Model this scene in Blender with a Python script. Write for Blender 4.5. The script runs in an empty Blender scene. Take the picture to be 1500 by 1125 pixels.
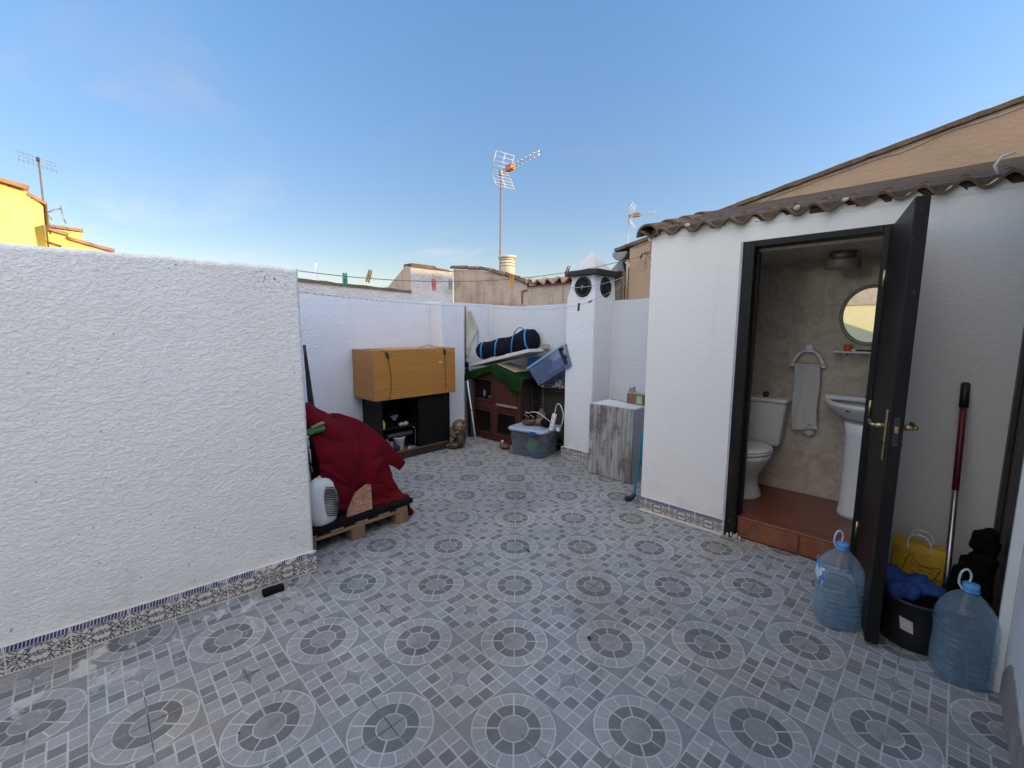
# Roof terrace with a small tiled outhouse, white stucco walls and clutter, at the end of the day.
# Axes: X runs along the outhouse front, Y runs into the far corner, Z is up; metres.
import bpy, bmesh, math, random
import numpy as np
from mathutils import Vector, Matrix, noise
random.seed(7); np.random.seed(7)
PI = math.pi
sc = bpy.context.scene
COL = sc.collection
SUN_AZ, SUN_EL = math.radians(25), math.radians(9)

# ------------------------------------------------------------------ node helpers
class X:
    """a socket (or number) in a shader tree with arithmetic"""
    def __init__(s, t, v): s.t, s.v = t, v
    def _m(s, op, *o, clamp=False):
        n = s.t.nodes.new('ShaderNodeMath'); n.operation = op; n.use_clamp = clamp
        for i, a in enumerate((s,) + o):
            a = a.v if isinstance(a, X) else a
            if isinstance(a, (int, float)): n.inputs[i].default_value = a
            else: s.t.links.new(a, n.inputs[i])
        return X(s.t, n.outputs[0])
    def __add__(s, o): return s._m('ADD', o)
    __radd__ = __add__
    def __sub__(s, o): return s._m('SUBTRACT', o)
    def __rsub__(s, o): return X(s.t, float(o))._m('SUBTRACT', s)
    def __mul__(s, o): return s._m('MULTIPLY', o)
    __rmul__ = __mul__
    def __truediv__(s, o): return s._m('DIVIDE', o)
    def __abs__(s): return s._m('ABSOLUTE')
    def lt(s, o): return s._m('LESS_THAN', o)
    def gt(s, o): return s._m('GREATER_THAN', o)
    def mx(s, o): return s._m('MAXIMUM', o)
    def mn(s, o): return s._m('MINIMUM', o)
    def fl(s): return s._m('FLOOR')
    def fr(s): return s._m('FRACT')
    def rnd(s): return s._m('ROUND')
    def mod(s, o): return s._m('FLOORED_MODULO', o)
    def sq(s): return s._m('SQRT')
    def sin(s): return s._m('SINE')
    def at2(s, o): return s._m('ARCTAN2', o)
    def pw(s, o): return s._m('POWER', o)
    def cl(s): return s._m('ADD', 0.0, clamp=True)
    def band(s, w): # 1 where |s| < w, soft edge
        return (1.0 - (abs(s) / w).pw(4.0)).cl()
    def ss(s, a, b): # smoothstep a..b -> 0..1
        n = s.t.nodes.new('ShaderNodeMapRange'); n.interpolation_type = 'SMOOTHSTEP'
        s.t.links.new(s.v, n.inputs[0]); n.inputs[1].default_value = a; n.inputs[2].default_value = b
        return X(s.t, n.outputs[0])

def new_mat(name):
    m = bpy.data.materials.new(name); m.use_nodes = True
    t = m.node_tree
    return m, t, t.nodes['Principled BSDF']
def coords(t, kind='Object'):
    n = t.nodes.new('ShaderNodeTexCoord'); return n.outputs[kind]
def sep(t, v):
    n = t.nodes.new('ShaderNodeSeparateXYZ'); t.links.new(v, n.inputs[0])
    return [X(t, n.outputs[i]) for i in range(3)]
def comb(t, x, y, z=0.0):
    n = t.nodes.new('ShaderNodeCombineXYZ')
    for i, a in enumerate((x, y, z)):
        a = a.v if isinstance(a, X) else a
        if isinstance(a, (int, float)): n.inputs[i].default_value = a
        else: t.links.new(a, n.inputs[i])
    return n.outputs[0]
def scaled(t, v, s):
    n = t.nodes.new('ShaderNodeVectorMath'); n.operation = 'MULTIPLY'
    t.links.new(v, n.inputs[0]); n.inputs[1].default_value = s; return n.outputs[0]
def noi(t, v, scale, detail=3, rough=.55, dist=0.0):
    n = t.nodes.new('ShaderNodeTexNoise'); n.inputs['Scale'].default_value = scale
    n.inputs['Detail'].default_value = detail; n.inputs['Roughness'].default_value = rough
    n.inputs['Distortion'].default_value = dist
    t.links.new(v, n.inputs['Vector']); return X(t, n.outputs['Fac'])
def mixc(t, f, a, b):
    n = t.nodes.new('ShaderNodeMix'); n.data_type = 'RGBA'
    f = f.v if isinstance(f, X) else f
    if isinstance(f, (int, float)): n.inputs[0].default_value = f
    else: t.links.new(f, n.inputs[0])
    for s, c in ((n.inputs[6], a), (n.inputs[7], b)):
        if isinstance(c, tuple): s.default_value = (c[0], c[1], c[2], 1)
        else: t.links.new(c, s)
    return n.outputs[2]
def bump(t, b, h, dist, strength=1.0):
    n = t.nodes.new('ShaderNodeBump'); n.inputs['Distance'].default_value = dist
    n.inputs['Strength'].default_value = strength
    t.links.new(h.v if isinstance(h, X) else h, n.inputs['Height'])
    t.links.new(n.outputs[0], b.inputs['Normal']); return n

def M(name, col, rough=.6, var=.18, vs=8.0, bmp=0.0, bs=60.0, metal=0.0, col2=None, spec=.5, stretch=(1, 1, 1), sheen=0, sss=0):
    """plain material with two scales of tone variation, some dirt and optional fine bump"""
    m, t, b = new_mat(name)
    v = scaled(t, coords(t), stretch)
    n1 = noi(t, v, vs, 5, .6); n2 = noi(t, v, vs * 6, 3)
    f = ((n1 * .65 + n2 * .35) - .5) * 2.2 + .5
    c2 = col2 or tuple(c * (1 - var * 1.6) for c in col)
    c1 = col if col2 else tuple(min(1, c * (1 + var * .5)) for c in col)
    t.links.new(mixc(t, f.cl(), c2, c1), b.inputs['Base Color'])
    b.inputs['Roughness'].default_value = rough; b.inputs['Metallic'].default_value = metal
    b.inputs['Specular IOR Level'].default_value = spec
    if sheen: b.inputs['Sheen Weight'].default_value = sheen
    r = n2 * .2 + (rough - .1); t.links.new(r.cl().v, b.inputs['Roughness'])
    if bmp: bump(t, b, noi(t, v, bs, 4), bmp)
    return m
def clear_mat(name, col, rough=.12, alpha=.5, trans=.0, ior=1.35):
    m, t, b = new_mat(name)
    v = coords(t); n = noi(t, v, 14, 4)
    t.links.new(mixc(t, n, tuple(c * .85 for c in col), col), b.inputs['Base Color'])
    b.inputs['Roughness'].default_value = rough; b.inputs['IOR'].default_value = ior
    b.inputs['Transmission Weight'].default_value = trans
    a = (n - .5) * .3 + alpha
    t.links.new(a.cl().v, b.inputs['Alpha'])
    return m
def film(name, col, tint, base=.16, edge=.6, rough=.08, bs=0.0):
    """thin clear plastic: see-through face on, denser and shinier towards grazing edges and ribs"""
    m, t, b = new_mat(name); v = coords(t); n = noi(t, v, 11, 4)
    t.links.new(mixc(t, n, tuple(c * .7 for c in col), col), b.inputs['Base Color']); b.inputs['Roughness'].default_value = rough
    b.inputs['Specular IOR Level'].default_value = 1.0; b.inputs['Coat Weight'].default_value = 1.0; b.inputs['Coat Roughness'].default_value = .04
    tr = t.nodes.new('ShaderNodeBsdfTransparent'); tr.inputs[0].default_value = (*tint, 1)
    lw = t.nodes.new('ShaderNodeLayerWeight'); lw.inputs[0].default_value = .5
    f = (X(t, lw.outputs['Facing']).pw(1.6) * edge + base) * (n * .5 + .75)
    mx = t.nodes.new('ShaderNodeMixShader'); t.links.new(f.cl().v, mx.inputs[0]); t.links.new(tr.outputs[0], mx.inputs[1]); t.links.new(b.outputs[0], mx.inputs[2])
    t.links.new(mx.outputs[0], t.nodes['Material Output'].inputs[0])
    if bs: bump(t, b, noi(t, v, bs, 3), .006)
    return m
def wood(name, c1, c2, axis=0, rough=.55, scale=6.0, bmp=.001, ring=1.0):
    m, t, b = new_mat(name)
    s = [9.0, 9.0, 9.0]; s[axis] = .7
    v = scaled(t, coords(t), tuple(s))
    n1 = noi(t, v, scale * .35, 4, .6, 1.2); n2 = noi(t, v, scale * 2.2, 4, .65)
    r = ((n1 * 16.0 * ring).sin() * .5 + .5) * .45 + n2 * .55
    big = noi(t, coords(t), 2.2, 3)
    t.links.new(mixc(t, ((r - .5) * 1.3 + .35 + big * .3).cl(), c1, c2), b.inputs['Base Color'])
    b.inputs['Roughness'].default_value = rough
    bump(t, b, r, bmp)
    return m
def stucco(name, col=(.80, .78, .74), amp=.006, scale=26.0, dirt=.12, stain=(.55, .50, .44), speck=.0, sx=(1, 1, 1.5), spot=None):
    m, t, b = new_mat(name)
    v = scaled(t, coords(t), sx)
    n = noi(t, v, scale, 5, .58, .5); big = noi(t, v, 2.6, 4, .6); n3 = noi(t, v, scale * 5, 3)
    lump = n.ss(.36, .66)
    d = (big.ss(.45, .8) * dirt)
    c = mixc(t, d.cl(), col, stain)
    c = mixc(t, (n.ss(.5, .2) * .12).cl(), c, tuple(k * .7 for k in col))
    pz = sep(t, coords(t))[2]
    foot = pz.ss(.55, .0) * noi(t, coords(t), 5, 5, .65).ss(.42, .72) * .35
    drip = noi(t, scaled(t, coords(t), (9, 9, .5)), 1.4, 4, .6).ss(.56, .78) * pz.ss(1.0, 1.85) * .30
    c = mixc(t, (foot + drip).cl(), c, (.42, .39, .35))
    if speck:
        s = noi(t, v, scale * 2.2, 2).ss(.72 - speck * .1, .74) * big.ss(.4, .7)
        c = mixc(t, s.cl(), c, (.12, .11, .10))
    if spot:
        q = sep(t, coords(t)); d = ((q[1] - spot[0]) * (q[1] - spot[0]) + (q[2] - spot[1]) * (q[2] - spot[1]) * 2.0).sq()
        c = mixc(t, (d.ss(spot[2], .0) * noi(t, coords(t), 70, 3).ss(.56, .64)).cl(), c, (.10, .09, .08))
        c = mixc(t, (noi(t, coords(t), 62, 0).gt(.835) * .6).cl(), c, (.14, .13, .12))
        c = mixc(t, (noi(t, coords(t), 1.1, 5, .6).ss(.42, .68) * .22).cl(), c, (.56, .54, .50))
    t.links.new(c, b.inputs['Base Color'])
    b.inputs['Roughness'].default_value = .85; b.inputs['Specular IOR Level'].default_value = .25
    bump(t, b, lump + n3 * .12, amp)
    return m

# ------------------------------------------------------------------ mesh helpers
class MB:
    def __init__(s): s.bm = bmesh.new(); s.mi = 0
    def _fin(s, vs, fs, sm=False):
        for f in fs: f.smooth = sm; f.material_index = s.mi
        return vs
    def box(s, x0, x1, y0, y1, z0, z1, bev=0.0, rot=None, seg=2):
        """axis box; rot = (Matrix 3x3/4x4) applied about the box centre"""
        c = Vector(((x0 + x1) / 2, (y0 + y1) / 2, (z0 + z1) / 2))
        r = bmesh.ops.create_cube(s.bm, size=1.0)
        for v in r['verts']:
            v.co = Vector((v.co.x * (x1 - x0), v.co.y * (y1 - y0), v.co.z * (z1 - z0)))
            if rot: v.co = rot @ v.co
            v.co += c
        fs = list({f for v in r['verts'] for f in v.link_faces})
        s._fin(r['verts'], fs)
        if bev:
            es = list({e for v in r['verts'] for e in v.link_edges})
            b = bmesh.ops.bevel(s.bm, geom=es, offset=bev, segments=seg, affect='EDGES', profile=.6)
            for f in b['faces']: f.material_index = s.mi; f.smooth = True
        return s
    def loft(s, rings, cap=True, close=True, sm=True):
        """rings: list of lists of points (same count)"""
        R = [[s.bm.verts.new(p) for p in r] for r in rings]
        n = len(R[0]); fs = []
        for a, b in zip(R, R[1:]):
            for i in range(n if close else n - 1):
                j = (i + 1) % n
                try: fs.append(s.bm.faces.new((a[i], a[j], b[j], b[i])))
                except ValueError: pass
        s._fin(None, fs, sm)
        if cap and close:
            s._fin(None, [s.bm.faces.new(list(reversed(R[0]))), s.bm.faces.new(R[-1])], False)
        return s
    def lathe(s, prof, c=(0, 0, 0), n=24, axis='Z', sm=True, cap=True, sx=1.0, sy=1.0):
        rings = []
        for r, h in prof:
            q = []
            for i in range(n):
                a = 2 * PI * i / n; x, y = r * math.cos(a) * sx, r * math.sin(a) * sy
                p = (x, y, h) if axis == 'Z' else ((h, x, y) if axis == 'X' else (y, h, x))
                q.append(Vector(p) + Vector(c))
            rings.append(q)
        return s.loft(rings, cap, True, sm)
    def tube(s, pts, r, n=8, closed=False, sm=True, r2=None):
        P = [Vector(p) for p in pts]; rings = []; up = Vector((0, 0, 1)); prev = None
        for i, p in enumerate(P):
            if closed: d = P[(i + 1) % len(P)] - P[i - 1]
            else: d = P[min(i + 1, len(P) - 1)] - P[max(i - 1, 0)]
            d.normalize()
            if prev is None:
                a = d.cross(up if abs(d.z) < .95 else Vector((1, 0, 0))).normalized()
            else:
                a = (prev - d * prev.dot(d)).normalized()
            prev = a; b = d.cross(a)
            rr = r if r2 is None else r + (r2 - r) * i / (len(P) - 1)
            rings.append([p + (a * math.cos(2 * PI * k / n) + b * math.sin(2 * PI * k / n)) * rr for k in range(n)])
        if closed: rings.append(rings[0]); return s.loft_closed(rings[:-1], sm)
        return s.loft(rings, True, True, sm)
    def loft_closed(s, rings, sm=True):
        R = [[s.bm.verts.new(p) for p in r] for r in rings]; n = len(R[0]); fs = []
        for i in range(len(R)):
            a, b = R[i], R[(i + 1) % len(R)]
            for k in range(n):
                fs.append(s.bm.faces.new((a[k], a[(k + 1) % n], b[(k + 1) % n], b[k])))
        s._fin(None, fs, sm); return s
    def prism(s, poly, d0, d1, axis='Y', bev=0.0):
        """polygon (list of 2-tuples) extruded along axis"""
        def P(a, b, d): return {'X': (d, a, b), 'Y': (a, d, b), 'Z': (a, b, d)}[axis]
        A = [s.bm.verts.new(P(a, b, d0)) for a, b in poly]; B = [s.bm.verts.new(P(a, b, d1)) for a, b in poly]
        n = len(poly); fs = [s.bm.faces.new(A), s.bm.faces.new(list(reversed(B)))]
        for i in range(n): fs.append(s.bm.faces.new((A[i], B[i], B[(i + 1) % n], A[(i + 1) % n])))
        s._fin(None, fs)
        if bev:
            es = list({e for f in fs for e in f.edges})
            b = bmesh.ops.bevel(s.bm, geom=es, offset=bev, segments=2, affect='EDGES')
            for f in b['faces']: f.material_index = s.mi
        return s
    def ball(s, c, r, sub=3, rot=None):
        q = bmesh.ops.create_icosphere(s.bm, subdivisions=sub, radius=1.0)
        r = (r, r, r) if isinstance(r, (int, float)) else r
        for v in q['verts']:
            w = Vector((v.co.x * r[0], v.co.y * r[1], v.co.z * r[2]))
            v.co = (rot @ w if rot else w) + Vector(c)
        s._fin(None, list({f for v in q['verts'] for f in v.link_faces}), True); return s
    def grid(s, fn, nu, nv, sm=True):
        V = [[s.bm.verts.new(fn(i / nu, j / nv)) for j in range(nv + 1)] for i in range(nu + 1)]
        fs = [s.bm.faces.new((V[i][j], V[i + 1][j], V[i + 1][j + 1], V[i][j + 1])) for i in range(nu) for j in range(nv)]
        s._fin(None, fs, sm); return s
    def quad(s, *p):
        s._fin(None, [s.bm.faces.new([s.bm.verts.new(q) for q in p])]); return s
    def wobble(s, amp, scale, seed=0.0):
        for v in s.bm.verts:
            n = noise.noise_vector(v.co * scale + Vector((seed, seed * 1.7, 3.1))); v.co += n * amp
        return s
    def subdiv(s, cuts):
        bmesh.ops.subdivide_edges(s.bm, edges=s.bm.edges[:], cuts=cuts, use_grid_fill=True); return s

def link(o, parent=None):
    COL.objects.link(o)
    if parent: o.parent = parent
    return o
def build(name, mb, mat, parent=None, solid=0.0, loc=None, rot=None):
    bm = mb.bm
    bmesh.ops.recalc_face_normals(bm, faces=bm.faces[:])
    me = bpy.data.meshes.new(name); bm.to_mesh(me); bm.free()
    for m in (mat if isinstance(mat, (list, tuple)) else [mat]): me.materials.append(m)
    o = link(bpy.data.objects.new(name, me), parent)
    if loc: o.location = loc
    if rot: o.rotation_euler = rot
    if solid:
        k = o.modifiers.new('solid', 'SOLIDIFY'); k.thickness = solid; k.offset = 0
    return o
def tag(o, label, cat, group=None):
    o['label'] = label; o['category'] = cat
    if group: o['group'] = group
    return o
def struct(o): o['kind'] = 'structure'; return o
def thing(name, label, cat, loc=(0, 0, 0), rotz=0.0, group=None):
    o = link(bpy.data.objects.new(name, None)); o.empty_display_size = .1
    o.location = loc; o.rotation_euler = (0, 0, rotz)
    return tag(o, label, cat, group)
def remesh(o, size, smooth=4):
    """fuse overlapping lumps into one continuous skin"""
    k = o.modifiers.new('r', 'REMESH'); k.mode = 'VOXEL'; k.voxel_size = size; k.use_smooth_shade = True
    if smooth:
        q = o.modifiers.new('s', 'SMOOTH'); q.factor = .5; q.iterations = smooth
    return o
def RZ(a): return Matrix.Rotation(a, 3, 'Z')
def RX(a): return Matrix.Rotation(a, 3, 'X')
def RY(a): return Matrix.Rotation(a, 3, 'Y')

def rows_of_tiles(mb, O, a, b, W, L, period, amp, rows, thick=.018, lift=.022, seed=1):
    """barrel tiled slope: O lower left corner, a along the eave, b up the slope (unit vectors)"""
    rnd = random.Random(seed)
    O = Vector(O); a = Vector(a).normalized(); b = Vector(b).normalized(); n = a.cross(b)
    if n.z < 0: n = -n
    k = max(2, int(round(W / period))); per = W / k; seg = 10
    for r in range(rows):
        l0, l1 = L * r / rows, min(L * (r + 1) / rows + .06, L + .04)
        jit = [rnd.uniform(-.018, .018) for _ in range(k * 2 + 2)]
        tops = []
        for (l, up) in ((l0, lift), (l1, 0.0)):
            top, bot = [], []
            for i in range(k * seg + 1):
                x = W * i / (k * seg); ph = i / seg
                h = amp * math.cos(2 * PI * ph)
                h = h if h > 0 else h * .8
                j = jit[int(ph * 2 + .5) % len(jit)] if l == l0 else 0
                p = O + a * x + b * (l + j) + n * (h + up)
                top.append(p); bot.append(p - n * thick)
            tops.append((top, bot))
        (t0, b0), (t1, b1) = tops
        mb.loft([t0, t1], cap=False, close=False)
        mb.loft([b1, b0], cap=False, close=False)
        mb.loft([b0, t0], cap=False, close=False, sm=False)
    return mb
def cap_tiles(mb, P0, P1, r, length=.36, seed=1, joint=None):
    """a run of half round cap tiles from P0 to P1"""
    P0, P1 = Vector(P0), Vector(P1); d = (P1 - P0); n = max(1, int(round(d.length / length)))
    d.normalize(); side = d.cross(Vector((0, 0, 1))).normalized(); up = side.cross(d)
    step = (P1 - P0) / n; rnd = random.Random(seed)
    for i in range(n):
        s0 = P0 + step * i + up * rnd.uniform(-.006, .006); s1 = s0 + step * 1.1
        rings = []
        for p, rr in ((s0, r * 1.08), (s1, r * .86)):
            out = [p + (side * math.cos(PI * k / 8) + up * math.sin(PI * k / 8)) * rr for k in range(9)]
            inn = [p + (side * math.cos(PI * k / 8) + up * math.sin(PI * k / 8)) * (rr - .014) for k in range(8, -1, -1)]
            rings.append(out + inn)
        mb.loft(rings)
    return mb

# ------------------------------------------------------------------ camera, sky, sun
cam = bpy.data.cameras.new('camera'); co = link(bpy.data.objects.new('camera', cam)); sc.camera = co
cam.sensor_width = 36; cam.lens = 36 * 639.4 / 1500; cam.clip_start = .05; cam.clip_end = 2000
_r, _u, _f = (Vector(v) for v in ((.71894, .69506, .00403), (-.09064, .08801, .99199), (-.68913, .71355, -.12627)))
CAM = Vector((1.672, -3.303, 1.510))
co.matrix_world = Matrix(((_r.x, _u.x, -_f.x, CAM.x), (_r.y, _u.y, -_f.y, CAM.y), (_r.z, _u.z, -_f.z, CAM.z), (0, 0, 0, 1)))
sc.view_settings.view_transform = 'Standard'; sc.view_settings.look = 'None'; sc.view_settings.exposure = 0

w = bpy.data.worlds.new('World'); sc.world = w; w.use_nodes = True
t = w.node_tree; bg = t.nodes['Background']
sky = t.nodes.new('ShaderNodeTexSky'); sky.sky_type = 'NISHITA'; sky.sun_disc = False
sky.sun_elevation = SUN_EL; sky.sun_rotation = PI / 2 - SUN_AZ
sky.air_density = 1.0; sky.dust_density = .3; sky.ozone_density = 2.0
vdir = coords(t, 'Generated')
dx, dy, dz = sep(t, vdir)
# thin cirrus: streaks on a flat layer high above
inv = dz.mx(.06)
cv = comb(t, dx / inv, dy / inv)
n1 = noi(t, scaled(t, cv, (.35, .9, 1)), 1.0, 6, .62, .6); n2 = noi(t, cv, .45, 3)
cir = n1.ss(.50, .78) * n2.ss(.42, .68) * dz.ss(.02, .2) * .5
hs = t.nodes.new('ShaderNodeHueSaturation'); hs.inputs['Saturation'].default_value = 1.2
t.links.new(sky.outputs[0], hs.inputs['Color'])
# a little more red and a flatter gradient than the clean-air model gives
gain = (dz.ss(.05, .70) * 1.08 + 1.66) * (dx * .32 + 1.07)
def vmul(a, b):
    q = t.nodes.new('ShaderNodeVectorMath'); q.operation = 'MULTIPLY'; t.links.new(a, q.inputs[0]); t.links.new(b, q.inputs[1]); return q.outputs[0]
blue = vmul(hs.outputs[0], comb(t, gain * 1.40, gain * 1.08, gain * 1.09))
lum = t.nodes.new('ShaderNodeRGBToBW'); t.links.new(blue, lum.inputs[0])
L = X(t, lum.outputs[0]) * 1.38
clouded = mixc(t, cir, blue, comb(t, L * .98, L * .99, L * 1.03))
# added fill glow in the unseen sky behind and above, lifting the shaded walls
fill_lobe = (dx * .40 + dy * -.53 + dz * .745).ss(.38, .98) * (n1 * .8 + .6)
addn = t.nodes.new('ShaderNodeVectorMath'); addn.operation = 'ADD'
t.links.new(clouded, addn.inputs[0]); t.links.new(comb(t, fill_lobe * 12.0, fill_lobe * 10.5, fill_lobe * 8.8), addn.inputs[1])
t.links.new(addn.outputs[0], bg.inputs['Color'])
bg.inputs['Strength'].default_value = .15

sl = bpy.data.lights.new('sun', 'SUN'); so = link(bpy.data.objects.new('sun', sl))
sl.energy = 4.6; sl.angle = math.radians(.5); sl.color = (1.0, .74, .36)
sd = Vector((math.cos(SUN_AZ) * math.cos(SUN_EL), math.sin(SUN_AZ) * math.cos(SUN_EL), math.sin(SUN_EL)))
so.rotation_euler = sd.to_track_quat('Z', 'Y').to_euler(); so.location = (0, 0, 12)

# ------------------------------------------------------------------ materials
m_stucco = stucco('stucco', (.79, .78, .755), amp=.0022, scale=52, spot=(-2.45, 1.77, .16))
m_stucco_shade = stucco('stucco_shade_tint', (.66, .68, .71), amp=.0032, scale=46, sx=(1, 1, 1.2))  # white back walls with the blue cast of shade put into the colour
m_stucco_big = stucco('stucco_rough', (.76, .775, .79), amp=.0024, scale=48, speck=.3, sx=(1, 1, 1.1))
m_plain = stucco('painted_plaster', amp=.0006, scale=30, dirt=.10, sx=(1, 1, 1.1))
m_plain_old = stucco('painted_plaster_old', (.80, .78, .74), amp=.004, scale=30, dirt=.4, stain=(.50, .38, .29))
m_raw = stucco('raw_render', (.66, .62, .56), amp=.01, scale=30, dirt=.7, stain=(.38, .30, .22), speck=.9)
m_pink = stucco('weathered_pink_render', (.50, .385, .31), amp=.003, scale=16, dirt=1.0, stain=(.26, .20, .155))
def streaky(m, col):
    t = m.node_tree; b = t.nodes['Principled BSDF']; src = b.inputs['Base Color'].links[0].from_socket
    v = coords(t); k = noi(t, scaled(t, v, (7, 7, 1.0)), 1.0, 5, .65, .3).ss(.46, .74) * .75 + noi(t, v, 3.5, 6, .7).ss(.52, .75) * .45
    t.links.new(mixc(t, k.cl(), src, col), b.inputs['Base Color'])
streaky(m_pink, (.235, .185, .15))
m_tan = stucco('tan_render', (.46, .325, .215), amp=.0016, scale=22, dirt=.9, stain=(.36, .26, .18))
m_yellow = stucco('yellow_render', (.80, .70, .24), amp=.004, scale=14, dirt=.25, stain=(.68, .55, .16))
m_black_paint = M('black_paint', (.013, .013, .015), .5, .3, 10, .002, 40)
m_tile_roof = M('clay_roof_tile', (.24, .165, .105), .95, .5, 7, .006, 50, col2=(.075, .054, .038), spec=.12)
m_tile_orange = M('orange_roof_tile', (.46, .24, .12), .85, .3, 7, .003, 40, col2=(.30, .16, .09))
m_tile_sun = M('ochre_roof_tile', (.46, .32, .18), .85, .4, 7, .003, 40, col2=(.20, .135, .085))
m_mortar = M('mortar', (.62, .56, .48), .9, .3, 16, .004, 60)
m_dark_wood = M('dark_door_paint', (.010, .0085, .0085), .45, .4, 7, .0012, 30, stretch=(6, 6, .6), spec=.28)
def scuffs_and_sheen(m):
    t = m.node_tree; b = t.nodes['Principled BSDF']; src = b.inputs['Base Color'].links[0].from_socket; v = coords(t)
    k = noi(t, scaled(t, v, (60, 60, 14)), 1.0, 3, .6).ss(.70, .76) * .5
    w_ = noi(t, scaled(t, v, (5, 5, 1.2)), 1.0, 5, .65).ss(.5, .75) * .8  # brownish sheen on the dark paint, put into the base colour
    c = mixc(t, w_.cl(), src, (.035, .021, .016)); t.links.new(mixc(t, k.cl(), c, (.20, .19, .18)), b.inputs['Base Color'])
scuffs_and_sheen(m_dark_wood)
m_terra = M('terracotta_floor_tile', (.20, .062, .036), .35, .35, 6, .001, 40)
m_ceramic = M('white_ceramic', (.74, .74, .72), .16, .05, 3)
m_white_paint = M('white_paint', (.78, .77, .74), .5, .08, 6)
m_white_plastic = M('white_plastic', (.74, .74, .71), .4, .1, 6)
m_brass = M('aged_brass', (.60, .46, .22), .32, .3, 20, metal=1.0)
m_chrome = M('chrome', (.62, .63, .65), .16, .1, 9, metal=1.0)
m_alu = M('aluminium', (.62, .62, .62), .35, .15, 12, metal=1.0)
m_steel = M('dull_steel', (.34, .33, .31), .5, .3, 14, metal=.7)
m_red_cloth = M('red_cloth', (.14, .004, .010), .9, .3, 5, .002, 220, spec=.12)
m_black_cloth = M('black_foam', (.010, .010, .011), .95, .35, 20, .003, 140, spec=.12)
m_black_wood = M('black_cabinet', (.007, .0065, .0065), .6, .3, 7, .001, 60, spec=.18)
m_brown_lip = M('brown_trim', (.16, .09, .05), .5, .3, 10)
m_rusty = M('rust_pole', (.22, .13, .10), .6, .4, 12)
m_pine = wood('varnished_pine', (.46, .225, .042), (.34, .145, .026), 1, .45, 5)
m_pine_side = wood('varnished_pine_side', (.36, .165, .036), (.26, .105, .024), 0, .45, 5)
m_pallet = wood('pallet_wood', (.33, .21, .12), (.20, .125, .07), 1, .8, 6, .002)
m_pallet_end = wood('pallet_block', (.30, .185, .10), (.18, .105, .06), 2, .8, 6, .002)
m_hutch = wood('red_brown_hutch', (.092, .021, .013), (.048, .012, .008), 2, .6, 6, .001)
m_cardboard = M('cardboard', (.34, .215, .11), .8, .2, 10)
m_turf = M('plastic_turf', (.012, .050, .011), .95, .6, 30, .012, 160, col2=(.004, .020, .006), spec=.1)
m_teal = M('teal_hose', (.01, .22, .32), .4, .2, 12)
m_cable = M('black_cable', (.02, .02, .02), .5, .2, 12)
m_white_cable = M('white_cable', (.66, .65, .60), .5, .1, 12)
m_blue = M('blue_plastic', (.02, .075, .36), .4, .25, 12)
m_void = M('dark_inside', (.008, .008, .009), .9, .3, 10)

# drift-wood effect cabinet door: pale grey laminate with long dark wear marks
def mk_drift():
    m, t, b = new_mat('driftwood_laminate'); v = coords(t)
    g = noi(t, scaled(t, v, (26, 26, 1.1)), 1.6, 6, .68); f = noi(t, scaled(t, v, (90, 90, 5)), 1.5, 4)
    k = noi(t, scaled(t, v, (10, 10, 3.4)), .75, 5, .7, .4)
    c = mixc(t, ((g - .5) * 3.4 + .5).cl(), (.17, .15, .13), (.50, .50, .495))
    c = mixc(t, ((f - .5) * 1.6 + .2).cl(), c, (.30, .29, .28))
    c = mixc(t, (k.ss(.47, .59) * (noi(t, v, 60, 3).ss(.35, .6) * .5 + .4)).cl(), c, (.085, .068, .052))
    t.links.new(c, b.inputs['Base Color']); b.inputs['Roughness'].default_value = .5
    bump(t, b, g, .001); return m
m_drift = mk_drift()
m_grey_board = M('grey_laminate', (.40, .41, .44), .5, .06, 5)

# bathroom wall tiles: beige marbled glaze, 20 x 31 cm with pale joints
def mk_walltile(axis):
    m, t, b = new_mat('bathroom_tile_' + 'xy'[axis]); v = coords(t); p = sep(t, v)
    a, z = p[axis], p[2]
    fa = ((a - .012) / .2).fr(); fz = ((z - 1.085) / .307).fr()
    ia = ((a - .012) / .2).fl(); iz = ((z - 1.085) / .307).fl()
    j = abs(fa - .5).lt(.4915) * abs(fz - .5).lt(.494)
    off = comb(t, ia * 3.7 + a * 1.0, iz * 5.3 + z, ia * 1.9)
    n = noi(t, off, 7, 6, .62, 1.5); n2 = noi(t, off, 2.2, 3)
    c = mixc(t, n.ss(.3, .72), (.40, .325, .25), (.56, .50, .42))
    c = mixc(t, (n2.ss(.5, .75) * .5).cl(), c, (.46, .36, .27))
    c = mixc(t, (1.0 - j) * .6, c, (.50, .43, .35))
    t.links.new(c, b.inputs['Base Color']); b.inputs['Roughness'].default_value = .18
    bump(t, b, j + noi(t, v, 9, 3) * .6, .003, .7); return m
m_bt_x, m_bt_y = mk_walltile(0), mk_walltile(1)

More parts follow.
